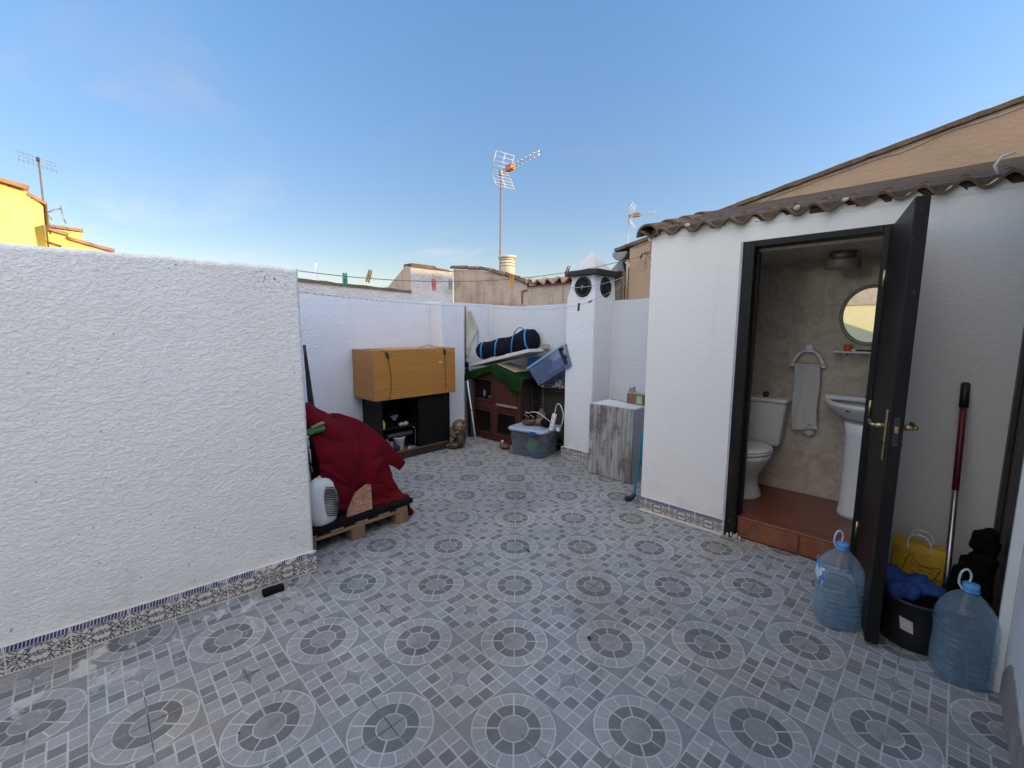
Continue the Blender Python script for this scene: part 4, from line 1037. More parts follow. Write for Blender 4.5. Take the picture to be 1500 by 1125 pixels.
for k, (pts, sw, l) in enumerate(((
    [(-2.80, -1.10 + .12, 1.2745), (-2.72, -.93, 1.2785), (-2.64, -.97, 1.280), (-2.61, -.92, 1.282), (-2.592, -.88, 1.262), (-2.590, -.838, 1.215), (-2.590, -.812, 1.08), (-2.590, -.800, .92), (-2.591, -.81, .80), (-2.594, -.84, .735), (-2.65, -.845, .7285)], 5, 'left black flex with inline switch draped over the pine box'),
    ([(-2.80, -.28, 1.2745), (-2.70, -.24, 1.31), (-2.66, -.20, 1.30), (-2.63, -.14, 1.277), (-2.60, -.09, 1.279), (-2.590, -.066, 1.225), (-2.590, -.062, 1.08), (-2.590, -.054, .90), (-2.590, -.06, .76)], 5, 'right black flex with inline switch draped over the pine box'))):
    o = thing('power_flex', l, 'cable', pts[sw], 0, 'flexes on the pine box'); L0 = Vector(pts[sw])
    mb = MB(); mb.tube([p - L0 for p in spline(pts, 8)], .0027, 6); build('flex', mb, m_cable, o)
    mb = MB(); mb.box(-.012, .012, -.012, .012, -.034, .034, .006, rot=RX(.35 - .3 * k)); build('switch', mb, m_cable, o)

# ------------------------------------------------------------------ glazed figurine
fg = thing('figurine', 'glazed brown pot-bellied animal figurine with a big round head on the floor', 'figurine', (-2.56, .13, 0), -1.05)
mb = MB()
mb.ball((0, 0, .11), (.085, .08, .10), 3); mb.ball((0, .015, .19), (.06, .06, .05), 3); mb.ball((-.05, .06, .345), (.018, .018, .024), 2); mb.ball((.05, .06, .345), (.018, .018, .024), 2)
for s in (-1, 1):
    mb.tube([(s * .07, 0, .18), (s * .12, -.03, .165), (s * .125, -.06, .19)], .024, 10); mb.ball((s * .125, -.065, .20), .028, 2)
    mb.ball((s * .075, -.06, .045), (.042, .07, .045), 3); mb.ball((s * .08, -.115, .04), (.036, .022, .040), 2)
mb.ball((0, -.085, .25), (.030, .022, .022), 2)
hm = MB(); hm.ball((0, 0, .275), (.102, .098, .094), 4); hm.ball((0, -.09, .255), (.034, .026, .026), 2)
hd = build('head', hm, M('olive_gold_glaze', (.19, .125, .055), .16, .5, 14, .003, 60, col2=(.07, .042, .02)), fg); remesh(hd, .007, 3)
body = build('glazed_body', mb, M('brown_glaze', (.13, .065, .035), .16, .5, 16, .003, 60, col2=(.04, .018, .012)), fg); remesh(body, .007, 3)
mb = MB()
for k in range(26):
    a = random.uniform(0, 2 * PI); z = random.uniform(.21, .30); mb.ball((.085 + .024 * math.cos(a), -.02 + .06 * math.sin(a), z), .018, 1)
mb.wobble(.004, 60); build('curly_mane', mb, M('dark_gold_glaze', (.26, .15, .05), .3, .5, 30, col2=(.06, .03, .015)), fg)
for s in (-1, 1):
    mb = MB(); mb.ball((s * .034, -.081, .287), (.014, .008, .016), 2); build('eye', mb, M('cream_glaze_%d' % s, (.45, .36, .24), .15, .2, 30), fg)
    mb = MB(); mb.ball((s * .08, -.136, .04), (.022, .006, .026), 2); build('foot_sole', mb, M('pale_glaze_%d' % s, (.50, .38, .28), .2, .4, 40), fg)

# ------------------------------------------------------------------ poles, rod and cloth by the pilaster
mb = MB(); mb.tube([(-2.925, .60, 0), (-3.07, .685, 1.01)], .019, 10)
o = tag(build('dark_pole', mb, m_black_paint), 'black tube standing between the pilaster and the hutch', 'pole')
mb = MB(); mb.ball((-3.065, .683, .995), (.028, .028, .05), 2); mb.ball((-3.053, .676, .905), (.03, .03, .045), 2); build('foam_grip', mb, m_black_cloth, o)
mb = MB(); mb.box(-2.90, -2.885, .60, .655, 0, .86, .003); tag(build('leaning_strip', mb, M('grey_slat_metal', (.07, .08, .10), .4, .2, 8)), 'narrow grey slat leaning beside the red-brown hutch', 'metal strip')
mb = MB(); mb.tube([(-2.745, .555, .004), (-2.895, .545, .80)], .0105, 8); o = tag(build('white_rod', mb, M('bright_white_rod', (.88, .88, .88), .35, .05, 8)), 'thin white rod leaning in front of the hutch edge', 'rod')
mb = MB(); mb.tube([(-2.818, .550, .395), (-2.820, .550, .405)], .0115, 8); build('rod_joint', mb, m_cable, o)
mb = MB(); mb.tube([(-3.08, .672, .98), (-3.088, .686, 1.82)], .009, 6); tag(build('bamboo_cane', mb, M('brown_cane', (.26, .13, .05), .6, .3, 14)), 'thin brown cane holding the cream rag against the wall', 'cane')
mb = MB()
def rag(u, v):
    z = 1.81 - .68 * v; wd = .055 + .17 * max(0, 1 - abs(v - .42) / .42) ** 1.1 if v < .84 else .055 + .06 * max(0, (1 - v) / .16) - .02
    wd = max(.02, wd * (1 - max(0, v - .85) * 3.5))
    return (-3.075 + .018 * math.sin(u * 8 + v * 5) * (.3 + u) + .02 * u, .683 + wd * 1.03 * u, z - .05 * u * (1 - v) - .03 * math.sin(u * 3))
mb.grid(rag, 16, 40); tag(build('cream_rag', mb, M('cream_cloth', (.56, .54, .42), .9, .15, 10, .002, 120), None, .003), 'cream rag hanging on the wall above the hutch corner', 'rag')
mb = MB(); mb.tube(spline([(-3.06, .84, 1.50), (-3.05, .873, 1.47), (-3.05, .883, 1.376), (-3.06, .88, 1.23)]), .004, 6); tag(build('wire_hook', mb, m_cable), 'dark bent wire hook hanging below the cream rag', 'hook')

# ------------------------------------------------------------------ rabbit hutch
hu = thing('rabbit_hutch', 'red-brown wooden rabbit hutch with green turf on its gabled roof', 'hutch', (-2.485, .66, 0))
W = .475; D_ = .40
mb = MB()
for x in (-W, W - .05):
    for y in (0, D_ - .04): mb.box(x, x + .05, y, y + .04, 0, .86, .003)
mb.prism([(-W, .852), (W, .852), (0, .985)], .004, .03, 'Y'); mb.box(-W + .05, W - .05, .004, .04, .43, .525, .003); mb.box(-W + .05, W - .05, .006, .036, .012, .075, .002)
mb.box(-.03, .03, .003, .036, .075, .43, .002); mb.box(-.022, .022, .003, .036, .525, .852, .002)
build('frame', mb, m_hutch, hu)
mb = MB(); mb.box(-W + .02, W - .02, D_ - .016, D_ - .004, .02, .85); mb.box(-W + .02, W - .02, .05, D_ - .02, .44, .455); mb.box(-W + .012, -W + .022, .045, D_ - .045, .05, .85); mb.box(W - .022, W - .012, .045, D_ - .045, .44, .85); build('inner_panel', mb, M('dark_hutch_inside', (.05, .022, .016), .8, .3, 6), hu)
mb = MB(); mb.box(.024, W - .052, -.008, .010, .530, .848, .003)
for k in range(1, 6): mb.box(.024 + .066 * k, .027 + .066 * k, -.0095, -.0078, .532, .846)
dd = build('solid_door', mb, m_hutch, hu)
def mesh_panel(x0, x1, z0, z1, name, parent):
    mb = MB(); f = .032
    mb.box(x0, x1, -.006, .012, z0, z0 + f, .002); mb.box(x0, x1, -.006, .012, z1 - f, z1, .002); mb.box(x0, x0 + f, -.006, .012, z0 + f, z1 - f, .002); mb.box(x1 - f, x1, -.006, .012, z0 + f, z1 - f, .002)
    d = build(name, mb, m_hutch, parent); mb = MB()
    n = int((x1 - x0) / .018); k = int((z1 - z0) / .03)
    for i in range(n): x = x0 + f + (x1 - x0 - 2 * f) * i / (n - 1); mb.box(x - .0007, x + .0007, .003, .0045, z0 + f, z1 - f)
    for i in range(k): z = z0 + f + (z1 - z0 - 2 * f) * i / (k - 1); mb.box(x0 + f, x1 - f, .0015, .003, z - .0007, z + .0007)
    build('wire_mesh', mb, M('dark_wire_' + str(len(bpy.data.materials)), (.03, .03, .028), .7, .2, 20, spec=.15), d); return d
mesh_panel(-W + .052, -.024, .530, .848, 'mesh_door', hu); mesh_panel(-W + .052, -.032, .08, .425, 'mesh_door', hu); mesh_panel(.032, W - .052, .08, .425, 'mesh_door', hu)
mb = MB(); mb.box(.06, W - .04, -.03, .003, .502, .524, .003); mb.wobble(.004, 20); build('pale_ledge_strip', mb, M('chewed_wood', (.34, .22, .18), .8, .3, 14), hu)
for s in (-1, 1):
    mb = MB(); mb.box(-.0, .55, -.04, D_ + .03, 0, .014, .002)
    for v_ in mb.bm.verts: v_.co = Vector((s * v_.co.x * .97, v_.co.y, 1.000 - .26 * v_.co.x + v_.co.z))
    build('roof_board', mb, m_hutch, hu)
# turf draped over the roof with a ragged front flap
mb = MB()
def turf(u, v):
    x = -.53 + 1.09 * u; z0 = 1.030 - .27 * abs(x) + .012 * noise.noise(Vector((x * 6, v * 3, 4)))
    if x > .30 and v < .45: z0 -= (x - .30) * .2
    if v < .45: # hanging front flap
        q = 1 - v / .45; drop = (.105 + .085 * math.exp(-((x - .33) / .13) ** 2) + .02 * noise.noise(Vector((x * 9, 1, 1))) - .03 * math.exp(-((x + .05) / .12) ** 2)) * q
        return (x + .01 * noise.noise(Vector((x * 8, q * 4, 2))), -.055 - .018 * math.sin(x * 17) * q - .012 * q, z0 - drop)
    q = (v - .45) / .55; return (x, -.05 + q * .36, z0 + .006)
mb.grid(turf, 60, 26); build('turf_cover', mb, m_turf, hu, .012)
for k, (x, z, h) in enumerate(((-.30, .56, .11), (-.20, .545, .05), (-.17, .545, .05))):
    mb = MB(); mb.ball((x, .10, z + h / 2), (.02, .02, h / 2), 2); mb.wobble(.006, 40, k); build('pale_stuff_inside', mb, m_cardboard if k else m_mortar, hu)

# things piled on the hutch
mb = MB(); mb.box(-.56, .56, 0, .40, 0, .040, .004, rot=None)
o = build('white_board', mb, M('dirty_white_board', (.70, .68, .66), .5, .2, 8), None, loc=(-2.44, .66, 1.098), rot=(0, -.222, 0)); tag(o, 'long white board sloping across the hutch roof under the rolled bag', 'board')
mb = MB(); mb.box(-.17, .17, 0, .26, 0, .012, .002)
o = build('cardboard_sheet', mb, M('pale_chipboard', (.46, .38, .29), .8, .3, 9), None, loc=(-2.28, .68, .998), rot=(0, .25, 0)); tag(o, 'pale chipboard offcut lying on the turf of the hutch roof', 'board')
mb = MB(); mb.box(-.13, .13, -.10, .10, 0, .13, .012)
o = build('blue_crate', mb, M('bright_blue_plastic', (.012, .13, .33), .5, .3, 9), None, loc=(-1.985, 1.0, 1.0), rot=(0, .05, 0)); tag(o, 'blue plastic box wedged between white board and clear storage box', 'box')
mb = MB()
for k in range(7): mb.ball((-1.93 + random.uniform(-.07, .07), 1.02 + random.uniform(-.03, .03), 1.265 + random.uniform(-.025, .025)), (.045, .04, .028), 2)
o = build('beige_cloth', mb, M('beige_cloth', (.36, .32, .25), .95, .4, 14, .004, 90)); remesh(o, .010, 2); tag(o, 'crumpled beige cloth behind the end of the rolled bag', 'cloth')
bg_ = thing('rolled_bag', 'navy rolled sleeping bag with bright blue straps lying on the white board', 'bag', (-2.50, .88, 1.2))
ax0, ax1 = Vector((-.41, -.12, -.02)), Vector((.46, .15, .185)); dv = (ax1 - ax0).normalized(); s1 = dv.cross(Vector((0, 0, 1))).normalized(); s2 = s1.cross(dv)
def prof(u):
    r = .098 + .042 * u + .012 * math.sin(u * 9.0) + .010 * math.sin(u * 17 + 1)
    e = min(u, 1 - u) / .07
    return r * (1 - .62 * max(0, 1 - e) ** 2.2) if e < 1 else r
def bagpt(u, a, k=1.0):
    r = prof(u) * k * (1 + .10 * noise.noise(Vector((u * 7, math.cos(a) * 1.6, math.sin(a) * 1.6))) + .05 * noise.noise(Vector((u * 24, math.cos(a) * 5, math.sin(a) * 5))))
    return ax0 + (ax1 - ax0) * u + s1 * math.cos(a) * r + s2 * math.sin(a) * r
mb = MB(); mb.loft([[bagpt(i / 48, 2 * PI * k / 36) for k in range(36)] for i in range(49)]); build('bag_roll', mb, M('navy_nylon', (.007, .009, .020), .8, .4, 12, .008, 36, spec=.12), bg_)
m_strap = M('bright_blue_strap', (.02, .22, .50), .5, .2, 20)
for u, tw_ in ((.10, .03), (.33, .06), (.60, .06), (.86, .0)):
    mb = MB(); rings = []
    for k in range(36):
        a = 2 * PI * k / 36; uu = u + tw_ * math.sin(a + .6)
        p, q = bagpt(uu - .012, a, 1.025), bagpt(uu + .012, a, 1.025); p2, q2 = bagpt(uu - .012, a, .985), bagpt(uu + .012, a, .985)
        rings.append([p, q, q2, p2])
    mb.loft_closed(rings); build('strap', mb, m_strap, bg_)
mb = MB(); mb.tube(spline([bagpt(.66, PI * .45, 1.02), bagpt(.68, PI * .40, 1.22), bagpt(.78, PI * .40, 1.28), bagpt(.82, PI * .45, 1.03)]), .008, 6); build('carry_handle', mb, m_strap, bg_)
mb = MB(); mb.tube([bagpt(.02, 2 * PI * k / 30, 1.05) for k in range(30)], .006, 6, closed=True); build('end_piping', mb, m_strap, bg_)

cb = thing('storage_box', 'clear bluish storage box tipped on its corner against the chimney', 'storage box', (-1.806, .74, .80), 0)
TL = .52
def cbp(x, y, z): # local box frame: x along, z from base to rim, tilted
    p = Vector((x, y, z)); r = RY(-TL) @ Vector((p.x, p.y, p.z)); return r
mb = MB(); rings = []
def rr(x0, x1, y0, y1, z, r=.03, n=4):
    out = []
    for cx_, cy_, a0 in ((x1 - r, y1 - r, 0), (x0 + r, y1 - r, PI / 2), (x0 + r, y0 + r, PI), (x1 - r, y0 + r, 1.5 * PI)):
        for k in range(n + 1): a = a0 + PI / 2 * k / n; out.append((cx_ + r * math.cos(a), cy_ + r * math.sin(a), z))
    return out
def tub_shell(w0, w1, d0, d1, h, th=.005):
    R = [rr(-w0, w0, -d0, d0, 0), rr(-w0 * 1.01, w0 * 1.01, -d0 * 1.01, d0 * 1.01, .01)] + [rr(-(w0 + (w1 - w0) * q), w0 + (w1 - w0) * q, -(d0 + (d1 - d0) * q), d0 + (d1 - d0) * q, h * q) for q in (.3, .6, .9, 1.0)]
    I = [[(x * (1 - th / w0), y * (1 - th / d0), z + (th if i == 0 else 0)) for x, y, z in r] for i, r in enumerate(reversed(R[1:]))]
    I.append([(x * (1 - th / w0), y * (1 - th / d0), th) for x, y, z in R[0]])
    return R + I
m_clear_blue = film('clear_blue_plastic', (.30, .38, .52), (.72, .80, .92), .26, .45, .2)
sh_ = tub_shell(.285, .325, .16, .185, .255)
mb.loft([[cbp(x + .30, y + .16, z) for x, y, z in r] for r in sh_]); build('box_shell', mb, m_clear_blue, cb)
mb = MB(); rim = rr(-.335, .335, -.197, .197, .245, .04); rim2 = rr(-.335, .335, -.197, .197, .265, .04); rin = rr(-.318, .318, -.180, .180, .265, .04); rin2 = rr(-.318, .318, -.18, .18, .245, .04)
mb.loft([[cbp(x + .30, y + .16, z) for x, y, z in r] for r in (rim, rim2, rin, rin2, rim)], cap=False); build('box_rim', mb, clear_mat('pale_blue_rim', (.36, .46, .62), .3, .8), cb)
mb = MB()
for (x0, x1, z0, z1) in ((.53, .57, .04, .24), (.545, .60, .20, .235), (.555, .60, .10, .13)):
    vs0 = len(mb.bm.verts); mb.box(x0, x1, -.032, -.016, z0, z1, .004)
for v_ in mb.bm.verts: v_.co = cbp(*v_.co)
build('box_clip', mb, m_black_paint, cb)
mb = MB()
for k in range(8): mb.ball(cbp(.12 + .05 * k, .16 + random.uniform(-.06, .06), .07 + random.uniform(0, .04)), (.05, .06, .04), 2)
mb.wobble(.02, 14); build('contents', mb, M('dim_cloth_contents', (.16, .20, .34), .9, .5, 9), cb)

cg = thing('wire_cage', 'dark wire cage standing right of the hutch behind the storage tub', 'cage', (-1.70, .98, 0))
mb = MB(); x0, x1, y0, y1 = -.29, .28, -.11, .14
for z in (.10, .30, .52, .755):
    mb.tube([(x0, y0, z), (x1, y0, z), (x1, y1, z), (x0, y1, z)], .005, 5, closed=True)
for x in (x0, x1):
    for y in (y0, y1): mb.tube([(x, y, 0), (x, y, .76)], .007, 6)
for k in range(1, 24): x = x0 + (x1 - x0) * k / 24; mb.tube([(x, y0, .1), (x, y0, .755)], .0022, 4)
for k in range(1, 9): y = y0 + (y1 - y0) * k / 9; mb.tube([(x0, y, .1), (x0, y, .755)], .0022, 4)
build('cage_wire', mb, m_cable, cg)
mb = MB(); mb.box(x0, x1, y0, y1, .758, .768, .002); build('cage_top', mb, m_black_wood, cg)
mb = MB(); mb.box(x0 + .01, x1 - .01, y1 - .03, y1 - .02, .08, .75); mb.box(.02, .06, y1 - .06, y1 - .03, .10, .75); build('back_panel', mb, M('olive_grey_panel', (.12, .11, .085), .9, .5, 5, col2=(.04, .035, .03)), cg)
mb = MB(); mb.box(x0, x1, y0, y1, .08, .10, .003); build('cage_tray', mb, m_black_wood, cg)
mb = MB(); mb.prism([(-.27, .33), (-.15, .33), (-.13, .42), (-.20, .50), (-.27, .40)], -.05, -.03, 'Y'); mb.wobble(.006, 14); build('feed_bag', mb, M('pale_feed_bag', (.30, .30, .34), .6, .3, 14), cg)
mb = MB()
for k in range(16): mb.ball((-1.60 + random.uniform(-.085, .085), .96 + random.uniform(-.04, .06), .82 + random.uniform(-.03, .05)), (.045, .045, .035), 2)
mm2, t, b = new_mat('mottled_bag'); v = coords(t); q = noi(t, v, 34, 3, .6, 1.5)
t.links.new(mixc(t, q.ss(.46, .56), (.05, .045, .05), (.50, .45, .45)), b.inputs['Base Color']); b.inputs['Roughness'].default_value = .5
o = build('mottled_bag', mb, mm2); remesh(o, .012, 1); tag(o, 'black and white mottled bag on top of the wire cage', 'bag')
mb = MB(); mb.box(-.045, .045, -.04, .04, 0, .03, .003); tag(build('book', mb, M('dull_red_cover', (.20, .05, .04), .6, .3, 12), None, loc=(-1.76, .92, .7685), rot=(0, 0, .3)), 'small dull red book on the cage beside the mottled bag', 'book')
mb = MB(); mb.ball((0, 0, .022), (.03, .025, .022), 2); mb.wobble(.005, 40); tag(build('pebble', mb, m_mortar, None, loc=(-1.84, .90, .7685)), 'pale pebble on the cage under the tipped clear box', 'pebble')

# ------------------------------------------------------------------ storage tub on the floor with things on its lid
tu = thing('storage_box', 'clear grey storage tub on the floor with pale blue lid', 'storage box', (-1.735, .625, 0), math.radians(9.5))
mb = MB(); mb.loft(tub_shell(.208, .232, .185, .205, .305)); build('box_shell', mb, film('clear_grey_plastic', (.34, .38, .42), (.82, .87, .90), .17, .45, .2), tu)
mb = MB(); mb.loft([rr(-.249, .249, -.222, .222, .298, .05), rr(-.256, .256, -.229, .229, .305, .05), rr(-.256, .256, -.229, .229, .328, .05), rr(-.244, .244, -.217, .217, .340, .05), rr(-.20, .20, -.187, .187, .341, .05), rr(-.195, .195, -.182, .182, .334, .05)]); build('box_lid', mb, M('pale_blue_lid', (.34, .43, .52), .35, .15, 9), tu)
for (x, y, z0, z1) in ((.12, -.236, .275, .325), (.13, -.196, .005, .035)):
    mb = MB(); mb.box(x - .045 + (.02 if z0 < .1 else 0), x + .035, y - .006, y + .012, z0, z1, .005); build('blue_clip', mb, m_blue, tu)
mb = MB()
for k in range(9): mb.ball((random.uniform(-.12, .12), random.uniform(-.06, .10), .06 + random.uniform(0, .12)), (.07, .06, .05), 2)
mb.wobble(.03, 9); build('dark_contents', mb, M('dark_contents', (.035, .038, .042), .9, .5, 9), tu)
mb = MB(); mb.box(-.015, .115, -.155, -.10, .06, .20, .012, rot=RY(.45)); mb.wobble(.012, 14); build('green_contents', mb, M('green_packet', (.03, .38, .10), .5, .3, 14), tu)
LZ = .342
mb = MB(); mb.lathe([(.045, 0), (.078, .018), (.088, .048), (.080, .050), (.070, .022), (.0005, .012)], n=22); mb.wobble(.004, 25)
tag(build('clay_dish', mb, M('brown_clay', (.15, .065, .035), .7, .4, 16), None, loc=(-1.83, .62, LZ)), 'brown clay dish on the left of the storage tub lid', 'dish')
mb = MB(); mb.ball((0, 0, .045), (.06, .05, .045), 2); mb.ball((.04, .01, .075), (.03, .03, .03), 2); mb.wobble(.014, 22); tag(build('pine_cone', mb, M('tan_wood_lump', (.26, .16, .09), .85, .5, 30, .006, 60, col2=(.10, .055, .03)), None, loc=(-1.70, .67, LZ)), 'tan knobbly wood lump in the middle of the tub lid', 'wood lump')
mb = MB(); mb.ball((0, 0, .06), (.07, .06, .06), 3); mb.ball((.02, .0, .10), (.04, .04, .05), 2); mb.wobble(.014, 14); tag(build('black_pouch', mb, m_black_cloth, None, loc=(-1.585, .66, LZ)), 'small black pouch next to the white socket strip', 'pouch')
mb = MB(); mb.tube(spline([(-1.90, .60, LZ + .10), (-1.86, .58, LZ + .13), (-1.81, .60, LZ + .09), (-1.77, .58, LZ + .13), (-1.72, .60, LZ + .10)]), .005, 5); mb.tube(spline([(-1.86, .60, LZ + .04), (-1.85, .59, LZ + .12)]), .004, 5); mb.tube(spline([(-1.74, .60, LZ + .04), (-1.75, .59, LZ + .12)]), .004, 5)
tag(build('wire_tangle', mb, m_steel), 'bent dark wire standing over the clay dish', 'wire')
ps = thing('socket_strip', 'white multi-socket strip standing on the tub lid with a looped cable', 'power strip', (-1.44, .57, LZ))
mb = MB(); mb.box(-.024, .024, -.016, .016, 0, .20, .007); 
for v_ in mb.bm.verts: v_.co = RY(.18) @ (RX(-.12) @ v_.co)
build('strip_body', mb, m_white_plastic, ps)
mb = MB()
for k in range(3): mb.lathe([(.015, -.0175), (.013, -.0165), (.0005, -.0165)], (0, 0, .045 + .05 * k), 14, 'Y')
for v_ in mb.bm.verts: v_.co = RY(.18) @ (RX(-.12) @ v_.co)
build('socket', mb, M('socket_grey', (.50, .50, .48), .5, .1, 30), ps)
mb = MB(); mb.tube(spline([(.036, .024, .198), (.05, .02, .26), (.09, .0, .32), (.15, -.02, .31), (.19, -.02, .22), (.18, -.02, .13), (.13, .0, .05), (.09, .02, .01)]), .0055, 7)
mb.tube(spline([(.004, -.01, .10), (-.06, -.06, .16), (-.13, -.07, .195), (-.24, -.06, .19), (-.31, -.04, .165), (-.35, -.05, .175)]), .0045, 7); build('flex', mb, m_white_cable, ps)
mb = MB(); mb.box(.07, .11, .005, .04, .0, .035, .008); build('plug', mb, m_white_plastic, ps)
mb = MB(); mb.ball((0, 0, .035), (.075, .06, .035), 3); mb.ball((-.03, -.01, .05), (.04, .035, .035), 2); mb.wobble(.010, 18); o = build('clay_shell', mb, M('clay_ornament', (.17, .085, .05), .7, .4, 16), None, loc=(-2.12, .50, 0)); tag(o, 'brown clay ornament with a white top at the foot of the hutch', 'ornament')
mb = MB(); mb.ball((-.03, -.015, .09), (.022, .022, .02), 2); mb.wobble(.008, 40); build('white_tip', mb, m_mortar, o)

# ------------------------------------------------------------------ pallet, mat and the covered heap
pa = thing('pallet', 'weathered wooden pallet under the red covered heap', 'pallet', (-1.58, -1.92, 0))
for x in (.39 - .10, -.05, -.39):
    for y in (-.35, .0, .36):
        yy = y if y else .0
        mb = MB(); mb.box(x, x + .10, yy - .052, yy + .050, 0, .088, .004); mb.wobble(.003, 18, x + y); build('block', mb, m_pallet_end, pa)
for x in (.39 - .10, -.05, -.39):
    mb = MB(); mb.box(x, x + .10, -.40, .41, .089, .110, .003); mb.wobble(.003, 14, x); build('stringer_board', mb, m_pallet, pa)
for y in (-.39, -.20, -.02, .16, .31):
    mb = MB(); mb.box(-.39, .392, y, y + .095, .111, .131, .003); mb.wobble(.003, 12, y); build('deck_board', mb, M('deck_wood_%d' % int(y * 100), (.30, .19, .11), .8, .4, 5, .002, 40, col2=(.17, .11, .06), stretch=(1, 8, 8)), pa)
mb = MB(); mb.box(-2.0, -1.185, -2.295, -1.465, .134, .172, .006); mb.subdiv(5)
for v_ in mb.bm.verts:
    v_.co.z += .006 * noise.noise(v_.co * 4) + .012 * max(0, (v_.co.y + 1.6) / .14) * max(0, (v_.co.x + 1.5) / .3) * .3
tag(build('foam_mat', mb, m_black_cloth), 'thick black foam mat lying on the pallet', 'mat')

def drape():
    """square cloth let down over the heap by position based dynamics"""
    n = 84; SX, SY = 1.46, 1.16; hx, hy = SX / (n - 1), SY / (n - 1); dg = math.hypot(hx, hy); ang = .34
    g = np.arange(n) / (n - 1) - .5
    U, V = np.meshgrid(g * SX, g * SY, indexing='ij')
    P = np.zeros((n, n, 3)); P[..., 0] = -1.66 + U * math.cos(ang) - V * math.sin(ang); P[..., 1] = -1.73 + U * math.sin(ang) + V * math.cos(ang)
    P[..., 2] = 1.06 + .02 * np.sin(U * 9 + 1) * np.cos(V * 7)
    Q = P.copy()
    balls = [((-1.66, -2.04, .46), .40), ((-1.60, -1.80, .40), .285), ((-1.66, -2.14, .72), .235), ((-1.54, -1.70, .32), .20), ((-1.52, -1.98, .42), .22), ((-1.80, -1.78, .42), .24), ((-1.50, -1.62, .25), .14), ((-1.47, -2.1, .30), .15)]
    stuck = np.zeros((n, n), bool); S0 = np.zeros((n, n, 3))
    def con(A, B, L, k=1.0):
        d = B - A; l = np.sqrt((d * d).sum(-1, keepdims=True)) + 1e-9; c = d * (.5 * k * (l - L) / l); A += c; B -= c
    for it in range(330):
        v = (P - Q) * .982; Q = P.copy(); P = P + v; P[..., 2] -= 9.8 * .008 ** 2 * 2.0
        for k in range(14):
            for s in (0, 1):
                m = (n - s) // 2
                con(P[s:s + 2 * m:2], P[s + 1:s + 2 * m:2], hx); con(P[:, s:s + 2 * m:2], P[:, s + 1:s + 2 * m:2], hy)
            if k % 3 == 0:
                con(P[0:-1:2, 0:-1:2], P[1::2, 1::2], dg, .6); con(P[1::2, 0:-1:2], P[0:-1:2, 1::2], dg, .6)
                con(P[1:-1:2, 1:-1:2], P[2::2, 2::2], dg, .6); con(P[2::2, 1:-1:2], P[1:-1:2, 2::2], dg, .6)
                con(P[0:-3:4], P[3::4], hx * 3, .10); con(P[:, 0:-3:4], P[:, 3::4], hy * 3, .10)
            for c, r in balls:
                d = P - np.array(c); l = np.sqrt((d * d).sum(-1, keepdims=True)); hit = l < r
                P = np.where(hit, np.array(c) + d / (l + 1e-9) * r, P); Q = np.where(hit, Q * .06 + P * .94, Q)
                new = hit[..., 0] & (d[..., 2] / (l[..., 0] + 1e-9) > .62) & ~stuck; S0[new] = P[new]; stuck |= new
            P[stuck] = S0[stuck]; Q[stuck] = S0[stuck]
            P[..., 1] = np.maximum(P[..., 1], -2.302)
            on = (P[..., 0] < -1.18) & (P[..., 0] > -2.0) & (P[..., 1] < -1.46)
            fl = np.where(on, .178, .006); hit = P[..., 2] < fl
            P[..., 2] = np.maximum(P[..., 2], fl); Q[hit] = Q[hit] * .3 + P[hit] * .7
    return P
PC = drape(); n = PC.shape[0]; mb = MB()
V = [[mb.bm.verts.new(PC[i, j]) for j in range(n)] for i in range(n)]
mb._fin(None, [mb.bm.faces.new((V[i][j], V[i + 1][j], V[i + 1][j + 1], V[i][j + 1])) for i in range(n - 1) for j in range(n - 1)], True)
o = build('red_cover', mb, m_red_cloth, None, .004); tag(o, 'dark red cloth thrown over a heap on the pallet', 'cover')
k = o.modifiers.new('sub', 'SUBSURF'); k.levels = 1; k.render_levels = 1
tx = bpy.data.textures.new('cloth_swell', 'CLOUDS'); tx.noise_scale = .22; tx.noise_depth = 1
k = o.modifiers.new('swell', 'DISPLACE'); k.texture = tx; k.strength = .045; k.texture_coords = 'LOCAL'
tx = bpy.data.textures.new('cloth_creases', 'MUSGRAVE'); tx.musgrave_type = 'RIDGED_MULTIFRACTAL'; tx.noise_scale = .26; tx.octaves = 1.6
k = o.modifiers.new('creases', 'DISPLACE'); k.texture = tx; k.strength = .030; k.texture_coords = 'LOCAL'
mb = MB()
FA, FB, FT = Vector((-1.62, -1.90, .86)), Vector((-1.36, -1.78, .46)), Vector((-1.46, -1.385, .36))
def flap(u, v):
    p = FA.lerp(FB, v); q = FT + Vector((.03, -.05, -.06)) * (v - .5); r = p.lerp(q, u)
    b = math.sin(PI * v) * (.045 + .06 * u * (1 - u)); return r + Vector((.55, .45, .55)) * b + Vector((0, 0, .10)) * math.sin(PI * u) * (1 - v * .5) + noise.noise_vector(r * 7) * .012
mb.grid(flap, 24, 14); build('loose_corner', mb, m_red_cloth, o, .004)

